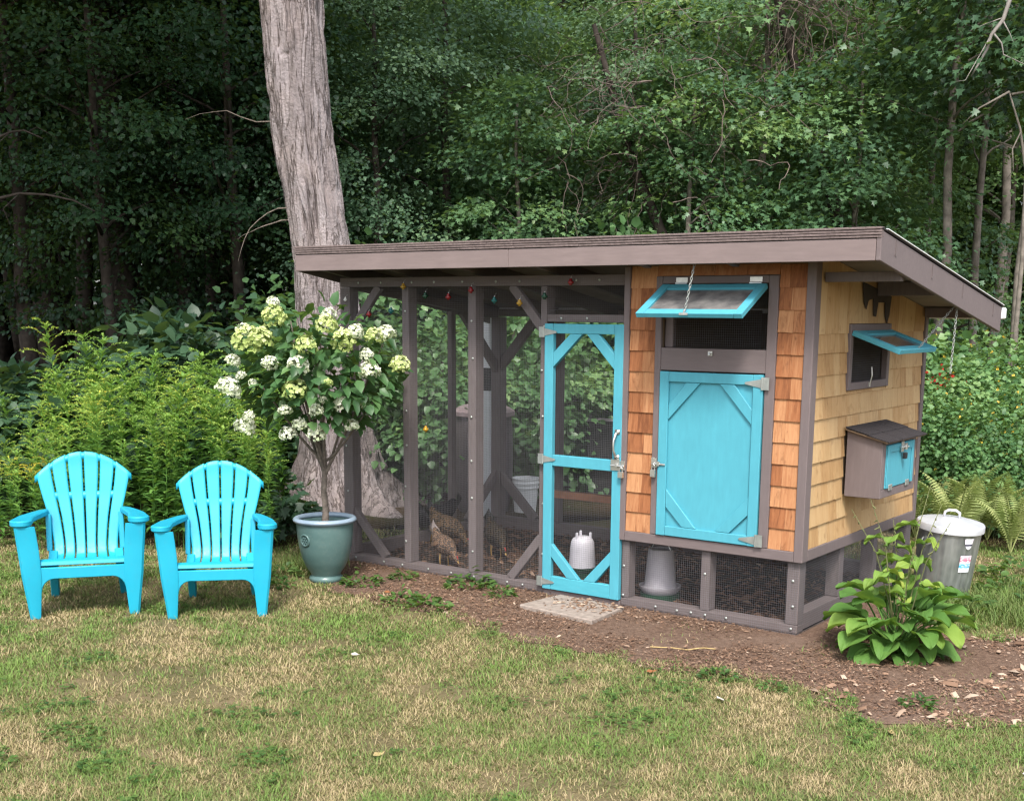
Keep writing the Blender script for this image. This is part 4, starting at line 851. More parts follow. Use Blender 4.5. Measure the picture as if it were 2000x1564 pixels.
# hens
def hen(name, label, loc, rz, cols, head_down, sc=1.0, tailcol=None):
    h = tag(empty(name, loc, rz), label, 'hen', 'hens in the run'); h.scale = (sc,) * 3
    # sections along the body: x forward, z up, half width, half height
    if head_down: sec = [(-.20, .335, .012, .03), (-.175, .30, .03, .045), (-.13, .245, .058, .065), (-.07, .215, .082, .085), (0, .20, .092, .095), (.06, .195, .085, .088), (.11, .19, .062, .068), (.145, .175, .042, .048), (.175, .15, .030, .034), (.20, .125, .026, .028), (.225, .108, .024, .026), (.245, .10, .018, .02), (.255, .097, .006, .008)]
    else: sec = [(-.20, .345, .012, .03), (-.175, .31, .03, .045), (-.13, .25, .058, .065), (-.07, .22, .082, .085), (0, .205, .092, .095), (.06, .21, .085, .09), (.10, .24, .062, .07), (.122, .285, .042, .045), (.135, .325, .032, .032), (.147, .355, .028, .027), (.165, .372, .025, .024), (.182, .372, .018, .018), (.192, .37, .006, .008)]
    n = 14; vv = []; ff = []
    for i, (x, z, a, b) in enumerate(sec):
        x2, z2 = sec[min(i + 1, len(sec) - 1)][:2]; x1, z1 = sec[max(i - 1, 0)][:2]; d = Vector((x2 - x1, 0, z2 - z1)).normalized(); nn_ = Vector((-d.z, 0, d.x))
        for k in range(n): q = 2 * math.pi * k / n; p = Vector((x, 0, z)) + Vector((0, 1, 0)) * (a * math.cos(q)) + nn_ * (b * math.sin(q)); vv.append(p)
    for i in range(len(sec) - 1):
        for k in range(n): a = i * n + k; b = i * n + (k + 1) % n; ff.append((a, b, b + n, a + n))
    ff += [tuple(range(n - 1, -1, -1)), tuple((len(sec) - 1) * n + k for k in range(n))]
    mat = NT(name + '_feathers'); v = mat.coords('Object', (1, 1, 1)); w = mat.n('ShaderNodeTexVoronoi'); w.inputs['Scale'].default_value = 75; mat.l(v, w.inputs['Vector'])
    nz = mat.noise(v, 14, 4); mat.set(mat.mix(mat.ramp(w.outputs['Distance'], [(.15, (0, 0, 0, 1)), (.6, (1, 1, 1, 1))]), mat.ramp(nz, [(.4, cols[0]), (.6, cols[1])]), cols[2]), .75, spec=.2); mat.bump(w.outputs['Distance'], .5, .006)
    o = MB().add(vv, ff).build('body', mat.m, h, True); sm = o.modifiers.new('s', 'SUBSURF'); sm.levels = 1; sm.render_levels = 1
    tl = LM(); gg = np.random.default_rng(3); k = 14
    for s in np.linspace(-1, 1, k): tl.leaves([(-.15, s * .022, .27)], [(-.55 - .2 * abs(s), s * .25, .8 - .25 * abs(s))], [(-.5, s, -.2)], .15 - .03 * abs(s), .045, LANCE, gg.random())
    tc = tailcol or cols[2]; inst('tail', tl.mesh('tail', leafmat(name + '_tail', [(0, tc), (1, sc4(tc, 1.5))], .6, .05)), h)
    wmat = leafmat(name + '_wing', [(0, cols[2]), (1, cols[0])], .7, .0)
    for s in (-1, 1):
        wl = LM()
        for q in range(10): wl.leaves([(.05 - q * .010, s * (.088 - q * .002), .235 - q * .004)], [(-1, s * .06, -.20 + q * .02)], [(0, s, .25)], .13, .04, LANCE, gg.random())
        inst('wing', wl.mesh('wing', wmat), h)
    hx_, hz_ = (.24, .10) if head_down else (.175, .372)
    red = M.setdefault('comb', plain('red_comb', (.38, .02, .02, 1), .5)); horn = M.setdefault('beak', plain('horn_beak', (.45, .28, .1, 1), .4))
    dx = (.8, -.6) if head_down else (1, -.1)
    part('comb', red, lambda m: m.prism([(0, 0), (.03, .008), (.032, .026), (.024, .016), (.016, .03), (.01, .018), (0, .026)], lambda a, b, t: (hx_ - .02 + a * (.9 if head_down else 1) + (b * .4 if head_down else 0), t, hz_ + .016 + b + (-.5 * a if head_down else 0)), -.003, .003), h, 0)
    part('beak', horn, lambda m: m.tube([(hx_, 0, hz_), (hx_ + dx[0] * .02, 0, hz_ + dx[1] * .02), (hx_ + dx[0] * .034, 0, hz_ + dx[1] * .034 - .004)], [.009, .007, .001], 6), h, 0)
    for s in (-1, 1):
        part('eye', M['black'], lambda m: m.lathe([(0, .004), (.003, .003), (.0042, 0), (.003, -.003), (0, -.004)], 8, (hx_ - .008, s * .020, hz_ + .006)), h, 0, True)
        part('leg', horn, lambda m: (m.tube([(.0, s * .04, .14), (-.012, s * .042, .075), (.0, s * .042, .012)], [.014, .007, .006], 6), m.tube([(0, s * .042, .012), (.045, s * .042, .006)], .004, 5), m.tube([(0, s * .042, .012), (.035, s * .065, .006)], .004, 5), m.tube([(0, s * .042, .012), (.035, s * .02, .006)], .004, 5), m.tube([(0, s * .042, .012), (-.02, s * .042, .006)], .004, 5)), h, 0, True)
    return h
hen('hen', 'buff speckled hen pecking with grey tail raised, front of the group', (-2.63, 0.22, .009), math.radians(-22), [(.23, .13, .075, 1), (.33, .20, .12, 1), (.045, .035, .03, 1)], True, .74, (.22, .185, .18, 1))
hen('hen', 'golden brown hen with dark tail standing behind the speckled one', (-2.93, 0.62, .009), math.radians(-8), [(.11, .06, .028, 1), (.17, .10, .045, 1), (.02, .016, .012, 1)], True, .92, (.012, .012, .014, 1))
hen('hen', 'black hen in the shade farthest back in the run', tuple(at(836, 9.05, .009)), math.radians(215), [(.012, .012, .014, 1), (.022, .022, .026, 1), (.008, .008, .010, 1)], False, .95)
hen('hen', 'dark gold flecked hen scratching right of the third post', tuple(at(968, 8.45, .009)), math.radians(-35), [(.045, .03, .016, 1), (.09, .055, .022, 1), (.012, .011, .010, 1)], True, .82, (.012, .012, .013, 1))
# hanging ornaments along the run
GL = {}
def glass(k):
    if k not in GL:
        c = dict(red=(.22, .010, .015, 1), teal=(.01, .11, .11, 1), yellow=(.38, .22, .02, 1), green=(.008, .055, .03, 1), white=(.7, .7, .68, 1))[k]
        t = NT(k + '_glass'); t.set(c, .12, spec=.6); GL[k] = t.m
    return GL[k]
orn = [(-3.052, 1.679, 'red', 'lowest at the far left end of the run'), (-2.859, 1.703, 'teal', 'just right of the leftmost red one'), (-2.752, 1.855, 'yellow', 'at the top of the second post'), (-2.569, 1.797, 'green', 'just right of the second post'), (-2.382, 1.79, 'red', 'midway between the second and third posts'), (-2.204, 1.83, 'red', 'on the third post'), (-2.024, 1.769, 'teal', 'just right of the third post'), (-1.836, 1.754, 'yellow', 'beside the diagonal brace near the door'), (-1.655, 1.793, 'green', 'on the post beside the door'), (-1.472, 1.873, 'red', 'above the run door'), (-3.261, 1.774, 'white', 'on the leftmost post'), (-2.573, 0.959, 'yellow', 'low on the mesh at the height of the barrel lid')]
for x, z, c, w in orn:
    o = tag(empty('hanging_ornament', (x, -.032, z)), c + ' glass ornament hanging ' + w, 'ornament', 'ornaments hung along the run')
    k = .55 if c == 'white' else .82
    smooth_angle(MB().lathe([(.0, -.022 * k), (.008 * k, -.021 * k), (.012 * k, -.012 * k), (.021 * k, -.008 * k), (.023 * k, 0), (.021 * k, .006 * k), (.013 * k, .010 * k), (.012 * k, .02 * k), (.007 * k, .026 * k), (.0, .027 * k)], 14).build('glass_body', glass(c), o, True), 50)
    m = MB(); m.tube([(0, 0, .025 * k), (.004, .002, .036 * k), (0, .010, .05 * k), (0, .026, .052 * k)], .0014, 5); m.build('hanger', M['steel'], o)

# ================================================================== THE BIG TREE BEHIND THE RUN
def barkmat():
    t = NT('pale_bark'); v = t.coords('Object', (1, 1, 1)); vl = t.coords('Object', (6, 6, .6)); vf = t.coords('Object', (16, 16, 3.2))
    a = t.noise(vl, 2.2, 6, .6, .5); b = t.noise(v, 2.3, 6, .65); c = t.noise(vf, 2.4, 6, .7, .6); d = t.noise(v, 45, 5, .7)
    col = t.ramp(a, [(.28, (.20, .17, .165, 1)), (.48, (.31, .27, .275, 1)), (.72, (.42, .375, .385, 1))])
    col = t.mix(t.ramp(b, [(.47, (0, 0, 0, 1)), (.66, (.75, .75, .75, 1))]), col, (.40, .335, .325, 1))
    col = t.mix(t.ramp(c, [(.30, (.8,) * 3 + (1,)), (.42, (0, 0, 0, 1))]), col, (.15, .12, .11, 1))
    fur = t.ramp(a, [(.455, (0, 0, 0, 1)), (.485, (.9, .9, .9, 1)), (.50, (.9, .9, .9, 1)), (.53, (0, 0, 0, 1))])      # dark furrow lines of the bark
    col = t.mix(fur, col, (.085, .068, .062, 1)); col = t.mix(t.ramp(d, [(.35, (.35,) * 3 + (1,)), (.5, (0, 0, 0, 1))]), col, (.20, .165, .155, 1))
    t.set(col, .92, spec=.12); ad = t.n('ShaderNodeMath', operation='MULTIPLY_ADD'); t.l(c, ad.inputs[0]); ad.inputs[1].default_value = .6; t.l(d, ad.inputs[2]); t.bump(ad.outputs[0], .9, .03); return t.m
bt = tag(empty('big_tree', tuple(at(660, 10.75))), 'thick pale grey trunk with furrowed bark and flared roots behind the run', 'tree')
nz_, na_ = 380, 280; prof = [(0, .64, 0.0), (.10, .52, 0), (.25, .425, -.01), (.45, .345, -.02), (.70, .305, -.04), (1.0, .282, -.06), (1.5, .268, -.09), (1.95, .258, -.12), (2.4, .248, -.17), (2.7, .258, -.21), (3.1, .262, -.27), (3.6, .262, -.31), (4.3, .270, -.345), (5.2, .27, -.46), (7, .25, -.55), (9, .22, -.6)]
pz = np.array([p[0] for p in prof]); pr_ = np.array([p[1] for p in prof]); po = np.array([p[2] for p in prof])
zz = np.concatenate([np.linspace(0, 5.2, nz_ - 20), np.linspace(5.35, 9, 20)]) - .04; th = np.linspace(0, 2 * np.pi, na_, endpoint=False)
Z2, T2 = np.meshgrid(zz, th, indexing='ij'); Rr = np.interp(Z2, pz, pr_)
lob = .5 + .5 * np.cos(5 * T2 + 1.0 + .4 * np.sin(2 * T2)); fl_ = np.exp(-np.maximum(Z2, 0) / .38)
Rr = Rr * (1 - .36 * fl_ * (1 - lob ** 1.5) + .26 * fl_ * lob ** 2) * (1 + .05 * np.sin(2 * T2 + .6 * Z2))
wx = np.cos(T2) * 1.9 + 20; wy = np.sin(T2) * 1.9 + 20; TT = T2 * 4.2 + 1.5 * (fbm(wx * 1.5, Z2 * 1.3, 40, 3) - .5) * 2
c1 = np.abs(vnoise(TT, Z2 * .55 + 50, 44) - .5); c2 = np.abs(vnoise(TT * 2.1 + 7, Z2 * 1.15 + 20, 45) - .5); c3 = np.abs(vnoise(TT * 1.3 + 3, Z2 * 5 + 9, 46) - .5)
brk = np.clip(fbm(wx * 1.1, Z2 * 1.3, 52, 3) * 4.2 - 1.55, 0, 1)
Rr = Rr - .055 * np.clip(1 - c1 * 5.5, 0, 1) * brk - .034 * np.clip(1 - c2 * 5, 0, 1) * brk - .014 * np.clip(1 - c3 * 8, 0, 1) * brk + .024 * (fbm(wx * 6, Z2 * 6, 48, 4) - .5) + .10 * fl_ * (fbm(wx * 5, Z2 * 2.5, 66, 4) - .5) + .040 * (fbm(wx, Z2 * 1.1, 60, 2) - .5)
Rv = np.array(RH); off_ = np.interp(Z2, pz, po)
V = np.stack([Rr * np.cos(T2) + off_ * RH.x, Rr * np.sin(T2) + off_ * RH.y, Z2], -1).reshape(-1, 3)
i_, j_ = np.meshgrid(np.arange(nz_ - 1), np.arange(na_), indexing='ij'); a_ = (i_ * na_ + j_).ravel(); b_ = (i_ * na_ + (j_ + 1) % na_).ravel()
tm = LM(); tm.put(V, np.concatenate([np.stack([a_, b_, b_ + na_], 1), np.stack([a_, b_ + na_, a_ + na_], 1)]), np.zeros(len(V)))
inst('trunk', tm.mesh('trunk', barkmat(), True), bt)
m = MB(); rb_ = random.Random(5)                              # thin dead twigs on its left side
for z0, ln in ((3.25, .9), (2.55, .7), (2.45, .5)):
    p = Vector((off_[0, 0], 0, z0)) + RH * -.40 + Vector((0, 0, 0)); pts = [p + RH * .12]; d = -RH + Vector((0, -.2, -.15))
    for k in range(7): p = p + d.normalized() * (ln / 7); d = d + Vector((rb_.uniform(-.4, .4), rb_.uniform(-.4, .4), rb_.uniform(-.45, .25))); pts.append(p)
    m.tube(pts, [.007 - .0008 * k for k in range(8)], 5)
tag(m.build('dead_twigs', M['bark_g'], bt), kind='stuff')

# ================================================================== WOODLAND
M['bark_d'] = plain('dark_bark', (.055, .045, .038, 1), .9, 0, .4, 14, .15, .9)
M['bark_l'] = plain('light_bark', (.16, .14, .12, 1), .9, 0, .4, 14, .15, .9)
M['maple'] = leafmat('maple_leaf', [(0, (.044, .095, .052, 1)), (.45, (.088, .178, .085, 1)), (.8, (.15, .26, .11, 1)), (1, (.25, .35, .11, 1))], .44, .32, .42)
M['dleaf'] = leafmat('shade_leaf', [(0, (.015, .040, .022, 1)), (.5, (.032, .080, .036, 1)), (1, (.070, .140, .050, 1))], .44, .30, .42)  # darker leaf green, part of the dim wood's shade is in this colour
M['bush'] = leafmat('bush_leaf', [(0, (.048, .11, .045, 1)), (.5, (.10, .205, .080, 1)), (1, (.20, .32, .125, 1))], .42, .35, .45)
def crown_mesh(seed, rx, ry, z0, z1, ncl, per, size, mat, tmpl=MAPLE, cl=(.52, .17), bottom=0.0, name='crown', top_bias=0.0, shell=.35):
    """crown of leaf tiers: clusters spread through an egg-shaped volume, denser to the outside"""
    g = np.random.default_rng(seed); lm = LM(); zc = (z0 + z1) / 2; rz = (z1 - z0) / 2; C = []
    while len(C) < ncl:
        p = g.uniform(-1, 1, 3); r = np.linalg.norm(p)
        if r > 1 or r < shell * g.random() ** .5 * 1.6: continue
        C.append(p)
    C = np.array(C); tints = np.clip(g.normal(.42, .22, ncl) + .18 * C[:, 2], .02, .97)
    Pc = C * np.array([rx, ry, rz]) + np.array([0, 0, zc])
    n = ncl * per; k = np.repeat(np.arange(ncl), per); s = g.uniform(.6, 1.35, ncl)[k]
    q = g.normal(size=(n, 3)) * np.array([cl[0], cl[0], cl[1]]) * s[:, None] * .55
    out = nrm(C * np.array([1, 1, .25]))[k]
    q[:, 2] -= .30 * np.einsum('ij,ij->i', q[:, :2], out[:, :2])                  # tiers slope down outwards
    P = Pc[k] + q; keep = P[:, 2] > bottom; P = P[keep]; k = k[keep]; out = out[keep]; m_ = len(P)
    D = nrm(out * .8 + nrm(q[keep]) * .7 + g.normal(size=(m_, 3)) * .45 + np.array([0, 0, -.42])); N = nrm(np.array([0, 0, 1.]) + out * .35 + g.normal(size=(m_, 3)) * .38)
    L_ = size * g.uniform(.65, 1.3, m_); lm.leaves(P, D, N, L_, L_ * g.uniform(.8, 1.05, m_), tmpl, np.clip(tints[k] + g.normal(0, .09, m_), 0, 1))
    return lm.mesh(name, mat), Pc
def trunk_mesh(seed, h, r0, Pc, mat, lean=.03, nb=14, base=0.0):
    g = random.Random(seed); mb = MB(); pts = []; rad = []; x = y = 0.0
    for i in range(11):
        z = -.05 + (h + .05) * i / 10; pts.append((x, y, z)); rad.append(max(.012, r0 * (1 - .75 * i / 10) * (1.35 if i == 0 else 1))); x += g.uniform(-lean, lean) * h / 5; y += g.uniform(-lean, lean) * h / 5
    mb.tube(pts, rad, 9)
    idx = list(range(len(Pc))); g.shuffle(idx)
    for i in idx[:nb]:
        e = Vector(Pc[i]); zb = max(.25 * h, min(.92 * h, e.z - .35 * math.hypot(e.x, e.y) - g.uniform(0, .3))); f = zb / h * 10; a = min(9, int(f)); b = Vector(pts[a]).lerp(Vector(pts[a + 1]), f - a); rr0 = max(.01, r0 * (1 - .075 * f) * .42)
        mid = b.lerp(e, .5) + Vector((g.uniform(-.1, .1), g.uniform(-.1, .1), g.uniform(-.02, .12))); mb.tube([b, b.lerp(mid, .5) + Vector((0, 0, .03)), mid, mid.lerp(e, .55), e], [rr0, rr0 * .8, rr0 * .6, rr0 * .42, rr0 * .2], 5)
    return mb.mesh('trunk', mat, True)
VAR = {}
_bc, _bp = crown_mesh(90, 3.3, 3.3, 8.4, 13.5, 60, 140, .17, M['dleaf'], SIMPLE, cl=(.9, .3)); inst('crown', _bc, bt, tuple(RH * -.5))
def variant(key, seed, rx, z0, z1, ncl, per, size, mat, r0, bark, **kw):
    me, Pc = crown_mesh(seed, rx, rx, z0, z1, ncl, per, size, mat, **kw)
    VAR[key] = (me, trunk_mesh(seed, z1 * .93, r0, Pc, bark))
variant('maple0', 1, 1.55, .3, 6.2, 74, 250, .069, M['maple'], .085, M['bark_l'])
variant('maple1', 2, 1.35, .5, 5.4, 66, 245, .071, M['maple'], .07, M['bark_l'])
variant('maple2', 3, 1.75, 1.3, 7.4, 80, 245, .072, M['maple'], .10, M['bark_l'])
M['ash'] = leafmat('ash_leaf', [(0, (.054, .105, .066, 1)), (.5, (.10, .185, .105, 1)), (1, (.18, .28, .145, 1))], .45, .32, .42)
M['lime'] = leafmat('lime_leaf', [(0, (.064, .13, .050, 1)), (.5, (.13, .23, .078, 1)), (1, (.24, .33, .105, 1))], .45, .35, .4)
variant('ash0', 14, 1.6, .4, 6.4, 80, 300, .050, M['ash'], .085, M['bark_d'], tmpl=OVAL, cl=(.5, .2))
variant('ash1', 15, 1.45, .3, 5.6, 70, 290, .054, M['lime'], .07, M['bark_l'], tmpl=OVAL, cl=(.48, .18))
variant('shade0', 4, 1.9, 1.6, 8.0, 60, 270, .056, M['dleaf'], .13, M['bark_d'], tmpl=OVAL)
variant('shade1', 5, 2.1, 2.4, 9.5, 60, 225, .074, M['dleaf'], .15, M['bark_d'])
variant('shade2', 6, 1.7, 1.0, 6.5, 56, 270, .054, M['dleaf'], .09, M['bark_d'], tmpl=OVAL)
variant('canopy0', 7, 3.4, 5.5, 12.5, 120, 150, .19, M['dleaf'], .22, M['bark_d'], cl=(.9, .3), tmpl=SIMPLE)
variant('canopy1', 8, 3.8, 4.6, 12.0, 125, 150, .20, M['dleaf'], .24, M['bark_l'], cl=(.95, .32), tmpl=SIMPLE)
variant('pole0', 9, 1.3, 3.4, 8.5, 45, 110, .085, M['dleaf'], .062, M['bark_l'])
variant('pole1', 10, 1.2, 2.8, 8.0, 42, 110, .082, M['maple'], .05, M['bark_l'])
def tree(key, px, d, label, sc=1.0, rz=None, group='trees of the wood', name='tree', zs=1.0, cat='tree'):
    c, tr = VAR[key]; o = tag(empty(name, tuple(at(px, d)), rng.uniform(0, 6.28) if rz is None else rz), label, cat, group); o.scale = (sc, sc, sc * zs)
    inst('trunk', tr, o); inst('crown', c, o); return o
# front row on the right, light green young maples that fill the picture above the coop roof
FR = [('ash0', 735, 13.6, .86, 'bushy fine leaved tree directly right of the big pale trunk'),
      ('ash0', 880, 14.6, 1.0, 'fine leaved tree standing above the left half of the coop roof'),
      ('maple1', 1010, 13.2, .78, 'low dense maple just above the middle of the coop roof'),
      ('ash1', 1090, 16.0, .95, 'tall pale green tree rising behind the middle of the roof'),
      ('ash0', 1220, 14.2, .86, 'fine leaved tree left of the vine tangle'),
      ('maple1', 1330, 12.9, .80, 'maple with drooping tiers above the window flap side of the roof'),
      ('maple0', 1470, 13.7, .98, 'bright green maple above the henhouse roof'),
      ('ash1', 1570, 15.2, .92, 'tall fine leaved tree behind the bright maple above the henhouse'),
      ('maple1', 1660, 12.8, .84, 'pale leafed maple nearest the right roof corner'),
      ('maple0', 1800, 15.4, .92, 'maple with yellow green sprays right of the roof corner'),
      ('maple2', 1400, 17.0, 1.0, 'tall maple deep behind the henhouse roof'),
      ('maple2', 780, 17.0, 1.0, 'tall maple deep behind the big pale trunk')]
for i, (k, px, d, s, lb) in enumerate(FR): tree(k, px, d + .9, lb, s, i * 1.37, 'trees behind the coop', 'ash_tree' if k[:3] == 'ash' else 'maple_tree')
# left: shaded edge of the wood with low hanging boughs
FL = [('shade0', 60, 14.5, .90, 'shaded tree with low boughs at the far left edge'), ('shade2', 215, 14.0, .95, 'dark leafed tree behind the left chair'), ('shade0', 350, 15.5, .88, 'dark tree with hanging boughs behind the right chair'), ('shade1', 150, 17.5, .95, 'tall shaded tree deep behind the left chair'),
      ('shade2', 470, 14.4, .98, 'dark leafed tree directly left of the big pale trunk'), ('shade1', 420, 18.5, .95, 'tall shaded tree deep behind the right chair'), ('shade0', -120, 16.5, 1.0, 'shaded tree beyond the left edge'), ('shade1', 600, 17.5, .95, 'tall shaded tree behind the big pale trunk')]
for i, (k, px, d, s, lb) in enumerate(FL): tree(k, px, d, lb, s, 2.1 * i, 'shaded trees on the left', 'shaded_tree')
# slender poles on the right
for k, px, d, s, lb in (('pole0', 1822, 13.2, 1.0, 'slender grey tree just right of the hanging chain'), ('pole0', 1900, 14.6, .95, 'slender straight tree left of the bare leaning one'), ('pole0', 1940, 17.5, 1.3, 'thicker dark trunk between the slender right hand trees'), ('pole1', 1975, 12.6, .95, 'slender pale tree at the right edge of the photo'), ('pole1', 1745, 17.0, 1.1, 'slender tree behind the right roof corner')):
    tree(k, px, d, lb, s, None, 'slender trees on the right', 'slender_tree')
# deeper rows close the view and roof the wood over
gd = random.Random(9)
for row, (d, step) in enumerate(((20.5, 150), (24.0, 140), (28.5, 130), (33.5, 120))):
    for px in range(-350, 2400, step):
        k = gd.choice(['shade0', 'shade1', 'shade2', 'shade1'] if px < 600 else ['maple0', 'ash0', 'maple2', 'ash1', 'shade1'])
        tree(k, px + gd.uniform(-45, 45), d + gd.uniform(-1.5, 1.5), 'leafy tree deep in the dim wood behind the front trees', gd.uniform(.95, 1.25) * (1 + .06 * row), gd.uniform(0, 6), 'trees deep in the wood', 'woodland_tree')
for px, d in ((-300, 17), (100, 19.5), (450, 21.5), (780, 25), (1150, 27), (1500, 27), (1850, 25), (2300, 21), (-150, 25), (350, 27), (850, 28), (1350, 27), (1850, 26), (2300, 24), (250, 15.5), (-600, 20), (-560, 9.4)):  # last tree is out of view at the left, added to shade the wood
    tree(gd.choice(['canopy0', 'canopy1']), px, d, 'tall canopy tree of the wood', gd.uniform(.9, 1.15), gd.uniform(0, 6), 'tall canopy trees', 'canopy_tree')
# far wood that reads as one mass
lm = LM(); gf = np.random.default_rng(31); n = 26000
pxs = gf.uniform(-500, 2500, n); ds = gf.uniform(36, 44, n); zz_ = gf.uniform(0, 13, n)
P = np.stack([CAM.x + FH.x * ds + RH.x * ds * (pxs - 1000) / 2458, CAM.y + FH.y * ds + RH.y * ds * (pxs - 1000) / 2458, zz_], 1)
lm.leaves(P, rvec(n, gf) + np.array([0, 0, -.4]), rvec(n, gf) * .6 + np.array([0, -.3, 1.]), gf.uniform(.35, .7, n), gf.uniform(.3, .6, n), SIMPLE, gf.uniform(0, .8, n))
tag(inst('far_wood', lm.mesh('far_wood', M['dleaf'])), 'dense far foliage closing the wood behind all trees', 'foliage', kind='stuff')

# undergrowth bushes behind the run and coop
VB = {}
for i in range(3):
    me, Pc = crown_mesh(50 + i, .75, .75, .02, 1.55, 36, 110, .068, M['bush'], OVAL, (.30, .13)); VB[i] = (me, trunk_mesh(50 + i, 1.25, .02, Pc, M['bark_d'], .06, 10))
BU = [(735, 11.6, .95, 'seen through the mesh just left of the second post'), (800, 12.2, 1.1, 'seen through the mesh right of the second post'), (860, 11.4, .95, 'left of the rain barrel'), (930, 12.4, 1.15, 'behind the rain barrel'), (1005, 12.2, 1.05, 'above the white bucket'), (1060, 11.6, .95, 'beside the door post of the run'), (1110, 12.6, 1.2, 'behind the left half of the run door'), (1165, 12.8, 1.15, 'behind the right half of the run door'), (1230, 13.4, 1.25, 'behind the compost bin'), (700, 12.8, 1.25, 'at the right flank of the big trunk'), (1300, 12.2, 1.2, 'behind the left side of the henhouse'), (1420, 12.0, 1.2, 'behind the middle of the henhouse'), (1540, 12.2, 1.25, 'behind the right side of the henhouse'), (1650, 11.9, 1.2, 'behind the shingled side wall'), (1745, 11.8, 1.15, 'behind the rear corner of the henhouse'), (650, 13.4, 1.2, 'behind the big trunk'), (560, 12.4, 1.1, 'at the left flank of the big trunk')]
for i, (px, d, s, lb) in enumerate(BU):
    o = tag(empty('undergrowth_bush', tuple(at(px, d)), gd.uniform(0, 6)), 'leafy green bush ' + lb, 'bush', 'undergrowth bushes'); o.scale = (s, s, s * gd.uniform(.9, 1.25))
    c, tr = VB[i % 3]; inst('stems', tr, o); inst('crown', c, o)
# broad leaved shrub behind the goldenrod, and blue green ones at the sides
M['grape'] = leafmat('broad_leaf', [(0, (.018, .050, .028, 1)), (.5, (.035, .085, .045, 1)), (1, (.075, .14, .075, 1))], .45, .25, .5)
for i, (px, d, s, lb) in enumerate(((335, 11.0, 1.02, 'broad leaved dark green shrub rising behind the goldenrod'), (430, 11.1, .80, 'broad leaved shrub between the goldenrod and the big trunk'), (15, 10.4, .78, 'blue green broad leaved shrub at the left edge'), (180, 11.3, .82, 'low broad leaved shrub behind the left goldenrod'))):
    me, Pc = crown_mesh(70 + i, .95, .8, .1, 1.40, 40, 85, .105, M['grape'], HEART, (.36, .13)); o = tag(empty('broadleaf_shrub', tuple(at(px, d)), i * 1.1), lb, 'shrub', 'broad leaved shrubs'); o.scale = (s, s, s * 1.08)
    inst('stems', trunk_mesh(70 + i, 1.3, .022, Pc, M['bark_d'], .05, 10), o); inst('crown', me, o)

# vine tangle and bare branches
def tangle(name, label, cat, c, rad, n, seed, mat, r=(.004, .010), droop=-.25):
    g = random.Random(seed); mb = MB(); root = tag(empty(name, (c[0], c[1], 0)), label, cat)
    mb.tube([(.9 * RH.x, .9 * RH.y, -.05), (.5 * RH.x, .5 * RH.y, c[2] * .55), (-.1, 0, c[2] * .9), (-.5 * RH.x, -.5 * RH.y, c[2] + rad)], [.085, .07, .05, .025], 8)
    root_t = mb.build('trunk', M['bark_d'], root, True); mb = MB()
    for k in range(n):
        p = Vector((g.gauss(0, .5) * rad, g.gauss(0, .4) * rad, c[2] + g.gauss(0.1, .55) * rad)); d = Vector((g.gauss(0, 1), g.gauss(0, .7), g.gauss(droop, .6))).normalized(); pts = [p]
        for q in range(12): p = p + d * .085; d = (d + Vector((g.gauss(0, .33), g.gauss(0, .33), g.gauss(-.04, .33)))).normalized(); pts.append(p)
        r0 = g.uniform(*r); mb.tube(pts, [r0 * (1 - .05 * q) for q in range(13)], 4, False)
    tag(mb.build('vines', mat, root), kind='stuff'); return root
M['vine'] = plain('dry_vine', (.15, .115, .10, 1), .9, 0, .35, 8)
M['pale_twig'] = plain('bleached_twig', (.22, .20, .185, 1), .8, 0, .2, 8)
p = at(1235, 14.0); tangle('vine_tangle', 'brown tangle of dry vines hanging among the maples above the roof', 'vine', (p.x, p.y, 3.75), .95, 190, 5, M['vine'], (.003, .007))
p = at(1535, 14.2); tangle('dead_tree', 'dead trunk wrapped in dry brown vines at the top right', 'dead tree', (p.x, p.y, 5.0), .70, 200, 6, M['vine'], (.003, .007), -.9)
def bare(name, label, px, d, limbs, mat, cat='dead tree'):
    root = tag(empty(name, tuple(at(px, d))), label, cat); mb = MB()
    for pts, r0 in limbs:
        q = [RH * a + Vector((0, 0, z)) - FH * f for a, z, f in pts]; mb.tube(q, [r0 * (1 - .8 * i / (len(q) - 1)) for i in range(len(q))], 6)
    mb.build('trunk', mat, root, True); return root
k = 11.6 / 2458.0
def lim(base_px, pts): return [((px - base_px) * k, 1.72 + (600 - py) * k, f) for px, py, f in pts]
bare('bare_tree', 'bare pale branch forking down at the top right corner', 2150, 11.6, [([(0, -.05, 0), (.05, 1.5, 0), (0, 3.2, 0), (-.3, 4.6, 0), (-.6, 5.0, 0)], .07), (lim(2150, [(2130, -160, 0), (1990, -110, .05), (1925, -60, .1), (1918, 20, .1), (1903, 70, .12), (1885, 95, .1), (1880, 120, .08), (1866, 150, .05), (1860, 165, 0)]), .03), (lim(2150, [(1888, 92, .1), (1905, 110, .1), (1910, 130, .1), (1950, 148, .12), (1968, 140, .15)]), .010), (lim(2150, [(1903, 72, .12), (1915, 95, .15), (1918, 112, .2)]), .008), (lim(2150, [(1884, 98, .1), (1872, 125, .05), (1850, 172, 0), (1835, 174, 0)]), .008), (lim(2150, [(1905, 65, .1), (1880, 72, 0), (1850, 85, 0)]), .006)], M['pale_twig'])
